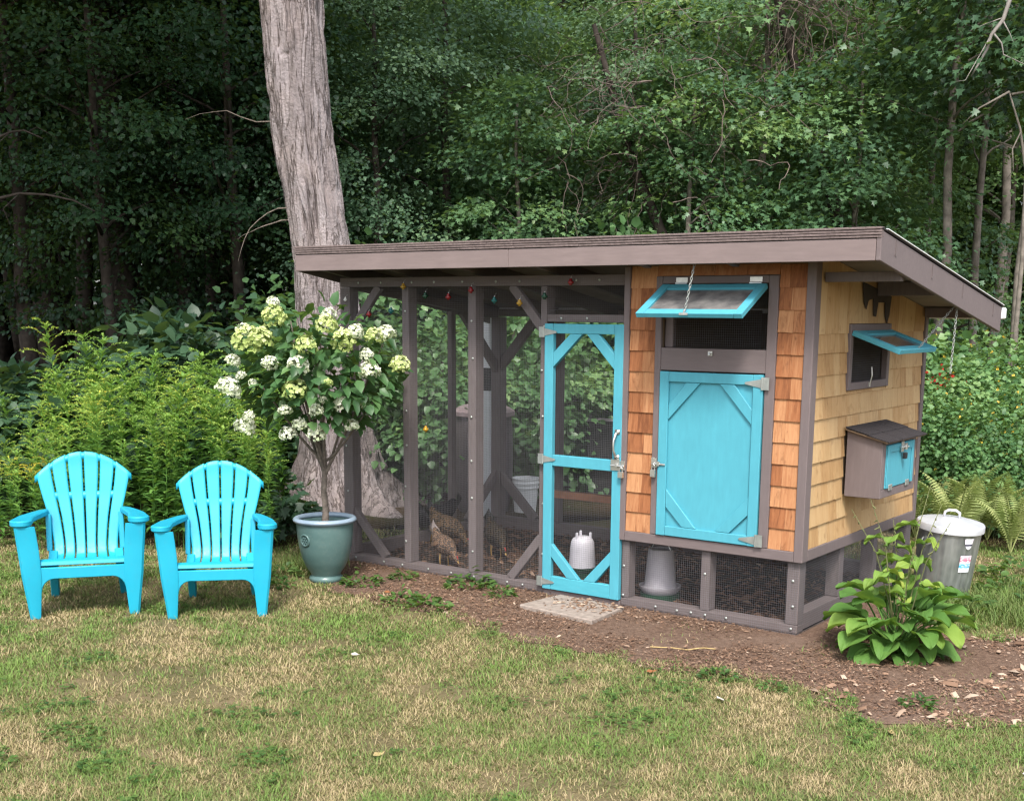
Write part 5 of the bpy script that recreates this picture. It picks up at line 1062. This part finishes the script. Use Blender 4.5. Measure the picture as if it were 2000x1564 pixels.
bare('leaning_tree', 'thin bare grey tree with twisting twigs at the right edge', 1985, 11.9, [(lim(1985, [(1985, 960, 0), (1983, 700, 0), (1985, 500, 0), (1978, 330, 0), (1960, 250, 0), (1925, 185, .1)]), .032), (lim(1985, [(1979, 340, 0), (1995, 300, 0), (2010, 255, .05), (2040, 200, 0)]), .018), (lim(1985, [(1975, 310, 0), (1970, 350, .1), (1968, 375, .1)]), .008), (lim(1985, [(1962, 255, 0), (1940, 290, .1), (1945, 330, .1), (1938, 350, 0)]), .008), (lim(1985, [(1925, 185, .1), (1870, 215, .1), (1840, 245, .1)]), .012), (lim(1985, [(1930, 190, .1), (1990, 178, .1), (2040, 182, .1)]), .012)], M['bark_l'])
for lb, base, pts in (('dead bough arching low through the dark wood on the left', -60, [(-60, 960, 0), (-60, 420, 0), (0, 400, 0), (50, 388, 0), (110, 392, .1), (160, 402, .1), (200, 422, .1)]), ('dead bough arching high at the left edge', -120, [(-120, 960, 0), (-90, 330, 0), (0, 292, 0), (40, 276, 0), (75, 275, .1), (110, 290, .1)])):
    bare('dead_bough', lb, base, 11.6, [(lim(base, pts), .022), (lim(base, [(pts[3][0], pts[3][1], 0), (pts[3][0] - 25, pts[3][1] + 30, .1), (pts[3][0] - 10, pts[3][1] + 70, .1)]), .006), (lim(base, [(pts[4][0], pts[4][1], 0), (pts[4][0] + 25, pts[4][1] - 6, .1), (pts[4][0] + 62, pts[4][1] + 14, .1)]), .006)], M['bark_d'])

# ================================================================== GOLDENROD BEHIND THE CHAIRS
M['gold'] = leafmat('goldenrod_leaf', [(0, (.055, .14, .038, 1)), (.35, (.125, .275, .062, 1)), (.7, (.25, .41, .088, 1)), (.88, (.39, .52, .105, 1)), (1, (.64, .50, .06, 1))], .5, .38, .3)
def goldenrod(seed, h):
    g = np.random.default_rng(seed); lean = g.normal(0, .05, 2); st = LM()
    ax = lambda z: np.array([lean[0] * (z / h) ** 2 * h, lean[1] * (z / h) ** 2 * h, z])
    st.tube([ax(z) for z in np.linspace(0, h * .97, 8)], [.006 - .0005 * i for i in range(8)], 5, .25)
    lv = LM(); n = int(66 * h); z = np.sort(g.uniform(.12, .98, n)) * h; a = np.arange(n) * 2.4 + g.normal(0, .3, n)
    P = np.array([ax(q) for q in z]); o = np.stack([np.cos(a), np.sin(a), np.zeros(n)], 1); up = .75 * (z / h)[:, None] + .12 + g.normal(0, .22, (n, 1))
    D = o + np.array([0, 0, 1.]) * up; N = np.array([0, 0, 1.]) - o * up * .8 + g.normal(0, .12, (n, 3)); Ln = (.155 - .075 * (z / h)) * g.uniform(.8, 1.25, n)
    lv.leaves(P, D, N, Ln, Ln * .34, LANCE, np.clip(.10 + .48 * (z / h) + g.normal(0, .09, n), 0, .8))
    pl = LM()
    for k in range(10):
        zz = h * (.78 + .22 * k / 10); b = ax(zz); aa = k * 2.4 + g.uniform(-.4, .4); L_ = (.26 - .015 * k) * g.uniform(.7, 1.2); q = np.linspace(0, 1, 16)
        c = np.stack([np.cos(aa) * q * L_, np.sin(aa) * q * L_, (.85 * q - .55 * q * q) * L_ * 1.2], 1) + b
        pl.tube(list(c[::3]), .0016, 3, .75)
        for s in range(2):
            dd = np.array([np.cos(aa), np.sin(aa), .6]) + g.normal(0, .6, (16, 3)); pl.leaves(c, dd, np.array([[0, 0, 1.]] * 16) + g.normal(0, .4, (16, 3)), .022, .011, SIMPLE, np.clip(g.normal(.74 + YEL * 1.3, .07, 16), 0, 1))
    return st.mesh('stem', M['gold']), lv.mesh('leaves', M['gold']), pl.mesh('plume', M['gold'])
YEL = 0.0; GR = [goldenrod(100 + i, h) for i, h in enumerate((1.32, 1.18, 1.42, 1.05, 1.25))]; YEL = .17; GY = [goldenrod(120 + i, h) for i, h in enumerate((1.0, .85))]
gg_ = random.Random(17); cells = []
for r_ in range(8):
    d = 8.62 + r_ * .22
    for px in range(-60, 560, 46):
        pxx = px + gg_.uniform(-22, 22) + (r_ % 2) * 23; dd = d + gg_.uniform(-.1, .1)
        if pxx > 525 - (r_ < 3) * 10 + r_ * 5: continue
        cells.append((pxx, dd, r_))
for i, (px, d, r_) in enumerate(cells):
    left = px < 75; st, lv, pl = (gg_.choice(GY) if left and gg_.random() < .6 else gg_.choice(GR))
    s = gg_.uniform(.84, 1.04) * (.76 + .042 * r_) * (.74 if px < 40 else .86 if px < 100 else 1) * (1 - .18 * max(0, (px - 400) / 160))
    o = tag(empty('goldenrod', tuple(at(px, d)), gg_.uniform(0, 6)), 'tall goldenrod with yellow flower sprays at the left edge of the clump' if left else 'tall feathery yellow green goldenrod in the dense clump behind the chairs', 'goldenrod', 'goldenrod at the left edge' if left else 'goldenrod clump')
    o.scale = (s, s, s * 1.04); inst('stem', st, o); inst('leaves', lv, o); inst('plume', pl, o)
# ------------------------------------------------------------------ jewelweed, ferns on the right
M['jewel'] = leafmat('jewelweed_leaf', [(0, (.05, .12, .048, 1)), (.5, (.11, .225, .085, 1)), (1, (.20, .32, .12, 1))], .5, .35, .35)
M['orange'] = leafmat('orange_flower', [(0, (.62, .34, .04, 1)), (1, (.66, .52, .08, 1))], .5, .3)
M['redfl'] = leafmat('red_flower', [(0, (.45, .02, .02, 1)), (1, (.65, .05, .04, 1))], .5, .3)
def jewel(seed):
    me, Pc = crown_mesh(seed, .46, .46, .05, 1.25, 30, 50, .044, M['jewel'], OVAL, (.19, .085)); g = np.random.default_rng(seed); fl = LM()
    n = 11; z = g.uniform(.45, 1.3, n); a = g.uniform(0, 6.28, n); P = np.stack([.46 * np.cos(a) * g.uniform(.6, 1, n), .46 * np.sin(a) * g.uniform(.6, 1, n), z], 1)
    for k in range(4): fl.leaves(P, rvec(n, g) * .6 + np.array([0, 0, .3]), rvec(n, g), .021, .016, SIMPLE, g.random(n))
    st = MB(); rr_ = random.Random(seed)
    for k in range(7):
        e = Vector(Pc[k]); st.tube([(e.x * .2, e.y * .2, -.02), (e.x * .5, e.y * .5, e.z * .5), e], [.007, .005, .003], 5, False)
    return me, fl.mesh('flowers', M['orange']), st.mesh('stems', plain('green_stem%d' % seed, (.09, .13, .05, 1), .6))
JW = [jewel(200 + i) for i in range(3)]; rj = random.Random(2)
for i in range(34):
    px = 1780 + (i % 9) * 38 + rj.uniform(-16, 16); d = 9.7 + (i // 9) * .55 + rj.uniform(-.2, .2); s = rj.uniform(.88, 1.12) * (.82 + .10 * (i // 9))
    o = tag(empty('jewelweed', tuple(at(px, d)), rj.uniform(0, 6)), 'jewelweed with small orange flowers in the thicket right of the coop', 'jewelweed', 'jewelweed thicket'); o.scale = (s, s, s)
    a, b, c = JW[i % 3]; inst('leaves', a, o); tag(inst('flowers', b, o), kind='stuff'); inst('stems', c, o)
rf = tag(empty('red_flower_plant', tuple(at(1838, 10.6))), 'plant with a bright red flower cluster above the jewelweed', 'flower'); g = np.random.default_rng(4)
MB().tube([(0, 0, -.02), (.02, 0, .6), (0, 0, 1.12)], [.008, .007, .005], 6).build('stem', M['dkgreen'], rf); lm = LM(); n = 70; P = g.normal(size=(n, 3)) * np.array([.085, .085, .05]) + np.array([0, 0, 1.14]); lm.leaves(P, rvec(n, g), rvec(n, g), .04, .028, SIMPLE, g.random(n)); tag(inst('flower_cluster', lm.mesh('flower_cluster', M['redfl']), rf), kind='stuff')
lm = LM(); n = 40; z = g.uniform(.2, 1.05, n); a = g.uniform(0, 6.28, n); lm.leaves(np.stack([.01 * np.cos(a), .01 * np.sin(a), z], 1), np.stack([np.cos(a), np.sin(a), .2 + 0 * a], 1), np.tile([0, 0, 1.], (n, 1)), .10, .045, OVAL, g.random(n)); inst('leaves', lm.mesh('leaves', M['jewel']), rf)
M['fern'] = leafmat('fern_leaf', [(0, (.22, .29, .10, 1)), (.5, (.38, .42, .17, 1)), (.8, (.48, .46, .19, 1)), (1, (.52, .38, .08, 1))], .55, .35, .25)
def frond(seed, L_):
    g = np.random.default_rng(seed); lm = LM(); q = np.linspace(0, 1, 30); c = np.stack([q * L_ * .55 + .18 * L_ * q ** 3, 0 * q, L_ * (.95 * q - .38 * q ** 2.4)], 1); lm.tube(list(c[::4]), [.005 - .0004 * i for i in range(8)], 4, .45)
    t_ = nrm(np.gradient(c, axis=0))
    for s in (-1, 1):
        k = np.arange(5, 30); w = .20 * L_ * np.sin(np.pi * np.clip((q[k] - .1) / .9, 0, 1) ** .75) + .008; side = np.tile([0, s, 0.], (len(k), 1)); D = side + t_[k] * .35 + np.array([0, 0, -.12]); N = np.cross(t_[k], side) * s + g.normal(0, .1, (len(k), 3)); N[:, 2] = np.abs(N[:, 2]) + .3
        base = np.clip(.35 + g.normal(0, .12) + g.normal(0, .06, len(k)), 0, 1)
        lm.leaves(c[k], D, N, w, .0125 + .05 * w, LANCE, base)
    return lm.mesh('frond', M['fern'])
FRD = [frond(300 + i, l) for i, l in enumerate((.72, .62, .80, .55))]; rf_ = random.Random(12)
for i, (px, d, n, s, lb) in enumerate(((1895, 9.0, 8, 1.0, 'tall pale fern directly right of the trash can'), (1960, 9.3, 9, 1.05, 'large fern between the trash can and the right edge'), (2010, 8.8, 8, 1.0, 'yellowing fern at the right edge'), (1815, 9.4, 7, .85, 'low fern behind the trash can'), (1840, 10.0, 8, 1.0, 'fern at the foot of the jewelweed behind the can'), (2030, 9.8, 8, 1.1, 'fern half out of frame on the right'), (1925, 9.9, 8, 1.0, 'fern just in front of the jewelweed'))):
    o = tag(empty('fern', tuple(at(px, d))), lb, 'fern', 'ferns right of the coop')
    for k in range(n): fr = rf_.uniform(.8, 1.15) * s; inst('frond', rf_.choice(FRD), o, (0, 0, 0), (rf_.uniform(-.15, .15), rf_.uniform(-.5, -.05), k * 6.283 / n + rf_.uniform(-.3, .3)), (fr * 1.0, fr, fr))
# ------------------------------------------------------------------ hosta at the coop corner
M['hosta'] = leafmat('hosta_leaf', [(0, (.05, .13, .032, 1)), (.5, (.115, .235, .05, 1)), (.8, (.23, .34, .065, 1)), (1, (.40, .42, .08, 1))], .58, .35, .25)
def hosta_leaf(seed, Lp, Lb, W, el, tint):
    g = np.random.default_rng(seed); lm = LM(); el0 = el; pts = [np.array([0., 0, 0])]; n1, n2 = 7, 11; dirs_ = []
    e = el0
    for k in range(n1 + n2):
        st = Lp / n1 if k < n1 else Lb / n2; e -= (.06 if k < n1 else .115 * g.uniform(.7, 1.3)); dirs_.append(e); pts.append(pts[-1] + st * np.array([math.cos(e), 0, math.sin(e)]))
    pts = np.array(pts); lm.tube([tuple(p) for p in pts[:n1 + 1]], [.0065 - .0004 * i for i in range(n1 + 1)], 5, max(0, tint - .1))
    m_ = 13; vs_ = []; T = []; wob = g.uniform(0, 6)
    for k in range(n2 + 1):
        u = k / n2; w = W * (math.sin(math.pi * min(1, u ** .62)) ** .8) * .5 if 0 < u < 1 else 0.0; e = dirs_[min(n1 + k, len(dirs_) - 1)]; up = np.array([-math.sin(e), 0, math.cos(e)])
        for j in range(m_):
            v = -1 + 2 * j / (m_ - 1); rib = .0035 * math.cos(v * math.pi * 5.5) * (1 - abs(2 * u - 1) ** 3); cup = .30 * w * v * v + .010 * math.sin(u * 9 + wob + 2 * v) * abs(v) - (.012 * max(0, 1 - abs(v) * 8))
            vs_.append(pts[n1 + k] + np.array([0, w * v, 0]) + up * (cup + rib)); T.append(np.clip(tint + .10 * (abs(v) > .85) * g.random() + .05 * math.sin(wob + u * 4), 0, 1))
    F = []
    for k in range(n2):
        for j in range(m_ - 1): a = k * m_ + j; F += [(a, a + 1, a + m_ + 1), (a, a + m_ + 1, a + m_)]
    lm.put(np.array(vs_), np.array(F), np.array(T)); return lm.mesh('leaf', M['hosta'], True)
ho = tag(empty('hosta', (0.545, 0.02, 0)), 'large leafy green hosta with tall seed stalks at the front right coop corner', 'hosta'); rh = random.Random(6)
HL = {}
for tier, (el, Lp, Lb, W, n) in enumerate(((1.44, .33, .15, .10, 6), (1.28, .30, .19, .145, 11), (1.10, .27, .205, .16, 16), (.86, .23, .205, .16, 15), (.62, .20, .195, .15, 13), (.36, .17, .175, .125, 8))):
    ms = [hosta_leaf(tier * 5 + q, Lp, Lb, W, el, tn) for q, tn in enumerate((.25, .40, .52, .74 if tier in (0, 3) else .33))]
    for k in range(n): s = rh.uniform(.72, 1.1); inst('leaf', rh.choice(ms), ho, (rh.uniform(-.05, .05), rh.uniform(-.05, .05), .0), (rh.uniform(-.15, .15), rh.uniform(-.15, .15), k * 6.283 / n + rh.uniform(-.4, .4) + tier * .5), (s, s, s))
M['stalk'] = plain('green_brown_stalk', (.11, .12, .045, 1), .8, 0, .3, 20)
bl = hosta_leaf(90, .01, .10, .042, .9, .72)
for k, (a, ln, r) in enumerate(((2.6, .72, .18), (1.6, .66, .10), (.9, .86, .22), (.5, .75, .14), (3.3, .80, .10), (5.6, .70, .12), (4.6, .58, .10))):
    d = RH * math.cos(a) * 1.0 + FH * math.sin(a); tip = d * (r + .10) + Vector((0, 0, ln)); pts = [Vector((0, 0, 0)), d * .06 + Vector((0, 0, ln * .35)), d * (.06 + r * .45) + Vector((0, 0, ln * .7)), tip]
    s_o = MB().tube(pts, [.0042, .0036, .0028, .0014], 5).build('flower_stalk', M['stalk'], ho, True)
    for q in range(6):                                         # seed pods and small bract leaves
        f = .55 + .075 * q; p = pts[2].lerp(pts[3], (f - .5) * 2); part('seed_pod', M['stalk'], lambda m: m.tube([p, p + Vector((rh.uniform(-.02, .02), rh.uniform(-.02, .02), -.012))], [.004, .0025], 5), s_o, 0)
    for q in range(4 if k < 5 else 2): p = pts[1].lerp(pts[2], rh.uniform(.15, 1)) if rh.random() < .7 else pts[2].lerp(pts[3], rh.uniform(0, .35)); inst('bract', bl, s_o, p, (rh.uniform(-.3, .3), rh.uniform(-.2, .4), rh.uniform(0, 6)), rh.uniform(1.0, 1.7))

# ------------------------------------------------------------------ low weeds
M['weed'] = leafmat('weed_leaf', [(0, (.03, .075, .022, 1)), (.5, (.07, .14, .035, 1)), (1, (.15, .22, .06, 1))], .5, .3, .3)
WD = []
for i in range(3):
    g = np.random.default_rng(400 + i); lm = LM(); n = 90; a = g.uniform(0, 6.28, n); r = .11 * np.sqrt(g.random(n)); P = np.stack([r * np.cos(a), r * np.sin(a), g.uniform(.005, .075, n) * (1.2 - r / .13)], 1); lm.leaves(P, np.stack([np.cos(a), np.sin(a), g.uniform(-.2, .7, n)], 1), np.tile([0, 0, 1.], (n, 1)) + g.normal(0, .35, (n, 3)), g.uniform(.022, .05, n), g.uniform(.014, .03, n), OVAL, np.clip(g.normal(.45, .22, n), 0, 1)); WD.append(lm.mesh('leaves', M['weed']))
for i, (x, y, s, lb) in enumerate(((-2.13, -.13, 1.35, 'weed clump growing at the foot of the run below the third post'), (-1.83, -.22, .8, 'small weed in the mulch left of the paver'), (-2.62, -.22, .8, 'small weed in the mulch right of the planter'), (-2.72, -.50, 1.1, 'weed tuft at the right foot of the planter'), (-3.08, -.86, .9, 'weed tuft in front of the planter'), (-3.30, -.62, 1.0, 'weed tuft left of the planter'), (-2.2, -.70, 1.0, 'flat weed at the lawn edge below the run'), (-1.95, -.76, 1.1, 'wide flat weed at the lawn edge left of the paver'), (0.02, -.96, .75, 'weed at the lawn edge below the henhouse corner'), (.30, -.97, .6, 'weed at the lawn edge left of the hosta'), (.92, -.80, .7, 'small weed in the mulch right of the hosta'), (.52, 1.15, 1.5, 'weed clump before the trash can'), (.66, 1.75, 1.8, 'weed clump right of the trash can'), (.95, 1.55, 1.6, 'weed clump at the right edge by the ferns'), (.55, 2.3, 1.9, 'leafy weed clump under the ferns'))):
    o = tag(empty('weed', (x, y, .003), i * 1.3), lb, 'weed', 'low weeds'); o.scale = (s, s, s); inst('leaves', WD[i % 3], o)
g = np.random.default_rng(77)
for px, d, lb in ((535, 9.5, 'dark low plant at the left foot of the big trunk'), (548, 9.0, 'dark ground plant between the right chair and the trunk')):
    me, Pc = crown_mesh(int(px), .22, .22, .02, .38, 14, 20, .085, M['grape'], MAPLE, (.12, .05)); o = tag(empty('ground_plant', tuple(at(px, d))), lb, 'plant'); inst('leaves', me, o)
st_ = MB().tube([(-.50, -.70, .012), (-.40, -.655, .014), (-.31, -.645, .016), (-.27, -.60, .022), (-.235, -.605, .03), (-.20, -.56, .02)], .0032, 5).build('straw', plain('straw', (.40, .29, .12, 1), .7)); tag(st_, 'bent yellow straw lying on the mulch below the henhouse', 'straw')

# ================================================================== LAWN AND MULCH COVER
M['grass'] = leafmat('grass_blade', [(0, (.46, .36, .22, 1)), (.25, (.34, .275, .145, 1)), (.42, (.235, .22, .095, 1)), (.6, (.155, .185, .066, 1)), (.82, (.12, .19, .055, 1)), (1, (.18, .28, .07, 1))], .6, .25, .2)
g = np.random.default_rng(55)
def in_view_points(n, d0, d1, pw=1.0):
    d = d0 + (d1 - d0) * g.random(n) ** pw; lat = (g.random(n) * 2 - 1) * (.43 * d + .35)
    return CAM.x + FH.x * d + RH.x * lat, CAM.y + FH.y * d + RH.y * lat
def green_field(x, y): return fbm(x * 2.3 + 9, y * 2.3 + 3, 70, 3) * .42 + fbm(x * 7.5, y * 7.5, 76, 3) * .40 + .09
mp = rough_poly(MULCH, 3); mg = rough_poly([(a, b + (.11 if b < -.45 else 0)) for a, b in MULCH], 8, .17, .05)
def keep_lawn(x, y, soft=True):
    inm = inpoly(x, y, mg); incoop = (x > XL - .1) & (x < .12) & (y > -.06) & (y < D + .2)
    wf = inpoly(x, y, WOODF); r = g.random(len(x))
    return ~incoop & (~inm | (r < .045 * (fbm(x * 4, y * 4, 90, 2) > .55))) & (~wf | (r < .25)) & (np.hypot(x - PX, y - PY) > .13)
lm = LM(); n = 400000; x, y = in_view_points(n, 3.9, 9.6, 1.25); k = keep_lawn(x, y); x = x[k]; y = y[k]
gf_ = green_field(x, y); bare_ = fbm(x * 3.1 + 40, y * 3.1, 95, 3); k = g.random(len(x)) > np.clip((bare_ - .60) * 5, 0, .7); x = x[k]; y = y[k]; gf_ = gf_[k]; n = len(x)
tint = np.clip((gf_ - .5) * 2.7 + .54 + g.normal(0, .26, n), 0, 1); a = g.uniform(0, 6.28, n); lean = np.abs(g.normal(.55, .38, n)); lush = np.clip((gf_ - .45) * 3.5, 0, 1)
Ln = g.uniform(.012, .033, n) * (1 + .45 * lush) * np.where(g.random(n) < .05, 2.0, 1); dst = np.hypot(x - CAM.x, y - CAM.y)
Dv = np.stack([np.cos(a), np.sin(a), np.clip(1.25 - lean, .05, 2)], 1); Nv = np.stack([-np.cos(a), -np.sin(a), .8 + 0 * a], 1)
lm.leaves(np.stack([x, y, 0 * x], 1), Dv, Nv, Ln, g.uniform(.0022, .0042, n) * np.clip(dst / 5, 1, 1.8), BLADE, tint)
tag(inst('grass', lm.mesh('grass', M['grass'])), 'short patchy half dried lawn grass', 'grass', kind='stuff')
# clover and broad weeds in the green patches
lm = LM(); n = 26000; x, y = in_view_points(n, 3.9, 8.6, 1.0); k = keep_lawn(x, y); x = x[k]; y = y[k]; cf = green_field(x, y) + .35 * (fbm(x * 2.3, y * 2.3, 130, 2) - .5) + .10 * np.clip((-x - .2) / 1.5, 0, 1) * (np.hypot(x - CAM.x, y - CAM.y) < 5.6); k = cf > .60; x = x[k]; y = y[k]; n = len(x); z = g.uniform(.006, .028, n); a0 = g.uniform(0, 6.28, n); s = g.uniform(.009, .019, n); tn = np.clip(g.normal(.6, .22, n), .1, 1)
for q in range(3):
    a = a0 + q * 2.094; lm.leaves(np.stack([x, y, z], 1), np.stack([np.cos(a), np.sin(a), .15 + 0 * a], 1), np.tile([0, 0, 1.], (n, 1)) + g.normal(0, .2, (n, 3)), s, s * .95, SIMPLE, tn)
tag(inst('clover', lm.mesh('clover', M['weed'])), 'clover scattered through the greener lawn patches', 'clover', kind='stuff')
# wood chips and bark shreds on the mulch, straw in the run
M['chip'] = leafmat('wood_chip', [(0, (.070, .040, .027, 1)), (.4, (.155, .092, .060, 1)), (.7, (.25, .160, .110, 1)), (1, (.44, .34, .26, 1))], .85, .0, .15)
CHIP = (np.array([[0, .5, 0], [0, -.5, 0], [1, .4, 0], [1, -.45, 0], [.5, 0, .22]], float), [(0, 1, 4), (1, 3, 4), (3, 2, 4), (2, 0, 4)])
lm = LM(); n = 90000; x = g.uniform(-3.4, 2.0, n); y = g.uniform(-1.3, 1.2, n); k = inpoly(x, y, mp) & ~((x > XL) & (x < .01) & (y > .0)); x = x[k]; y = y[k]; nb_ = fbm(x * 2.2, y * 2.2, 140, 3); k = g.random(len(x)) < np.clip((nb_ - .34) * 4.2, .06, 1); x = x[k]; y = y[k]; n = len(x); a = g.uniform(0, 6.28, n)
L_ = g.gamma(2.0, .0034, n) + .0035; big = g.random(n) < .035 * (x > .5); L_ = np.where(big, L_ * 3, L_)
lm.leaves(np.stack([x, y, .006 + g.uniform(0, .012, n)], 1), np.stack([np.cos(a), np.sin(a), g.normal(0, .22, n)], 1), np.tile([0, 0, 1.], (n, 1)) + g.normal(0, .3, (n, 3)), L_, L_ * g.uniform(.25, .6, n), CHIP, np.clip(g.normal(.42, .22, n) + .25 * big + .08 * (x > .8), 0, 1))
n = 260; x = g.normal(-1.2, .13, n); y = g.normal(-.2, .07, n); k = inpoly(x, y, pv); x = x[k]; y = y[k]; n = len(x); a = g.uniform(0, 6.28, n); L_ = g.gamma(2, .006, n) + .004
lm.leaves(np.stack([x, y, .0325 + g.uniform(0, .004, n)], 1), np.stack([np.cos(a), np.sin(a), 0 * a], 1), np.tile([0, 0, 1.], (n, 1)) + g.normal(0, .2, (n, 3)), L_, L_ * .5, CHIP, np.clip(g.normal(.6, .25, n), 0, 1))
n = 3500; x = g.uniform(XL + .05, -.05, n); y = g.uniform(.1, D - .1, n); a = g.uniform(0, 6.28, n); L_ = g.gamma(2.2, .012, n) + .01
lm.leaves(np.stack([x, y, .011 + g.uniform(0, .02, n)], 1), np.stack([np.cos(a), np.sin(a), g.normal(0, .2, n)], 1), np.tile([0, 0, 1.], (n, 1)), L_, L_ * .22, CHIP, np.clip(g.normal(.18, .22, n), 0, 1))
tag(inst('wood_chips', lm.mesh('wood_chips', M['chip'])), 'reddish brown bark chips covering the bed before the coop', 'wood chips', kind='stuff')
# a few things lying about on the lawn
fm = [MB().add([(0, 0, .004), (.02, .016, .014), (.05, .012, .010), (.07, 0, .020), (.05, -.014, .012), (.02, -.018, .006), (.036, 0, .004)], [(6, 1, 0), (6, 2, 1), (6, 3, 2), (6, 4, 3), (6, 5, 4), (6, 0, 5)]).mesh('fallen_leaf', plain('dead_leaf_%d' % i, c, .8)) for i, c in enumerate(((.22, .085, .03, 1), (.34, .26, .12, 1), (.45, .40, .36, 1)))]
for x, y, k, r, lb in ((-2.42, -.62, 0, .4, 'rust brown fallen leaf on the mulch right of the planter'), (.97, -1.28, 1, 2.0, 'pale dead leaf on the lawn below the hosta'), (-.28, -1.12, 0, 1.0, 'brown dead leaf at the lawn edge under the henhouse'), (1.52, -1.42, 2, .7, 'grey curled leaf at the lower right of the lawn'), (.22, -1.30, 2, 2.6, 'whitish dry leaf on the lawn below the henhouse corner'), (-.55, -2.75, 1, 1.4, 'tan dead leaf low on the lawn near the bottom edge'), (-1.62, -1.75, 2, .2, 'bleached leaf on the lawn left of the paver')):
    tag(inst('fallen_leaf', fm[k], None, (x, y, .016), (0.1, .15, r), .8), lb, 'leaf', 'leaves lying on the ground')
# longer grass tufts by the trash can and the bed's edge
lm = LM()
for cx, cy, rr0, nn_ in ((.62, 1.42, .20, 900), (.85, 1.15, .30, 1500), (1.1, 1.25, .30, 1500), (.45, 1.05, .16, 500), (-3.4, -.35, .25, 700), (.75, 1.9, .35, 1200)):
    x = g.normal(cx, rr0 * .5, nn_); y = g.normal(cy, rr0 * .5, nn_); a = g.uniform(0, 6.28, nn_); l_ = g.uniform(.05, .13, nn_); lm.leaves(np.stack([x, y, 0 * x], 1), np.stack([np.cos(a) * .7, np.sin(a) * .7, g.uniform(.4, 1.1, nn_)], 1), np.stack([-np.cos(a), -np.sin(a), .5 + 0 * a], 1), l_, .0045, BLADE, np.clip(g.normal(.72, .12, nn_), 0, 1))
tag(inst('long_grass', lm.mesh('long_grass', M['grass'])), 'longer unmown grass around the trash can and bed edge', 'grass', kind='stuff')
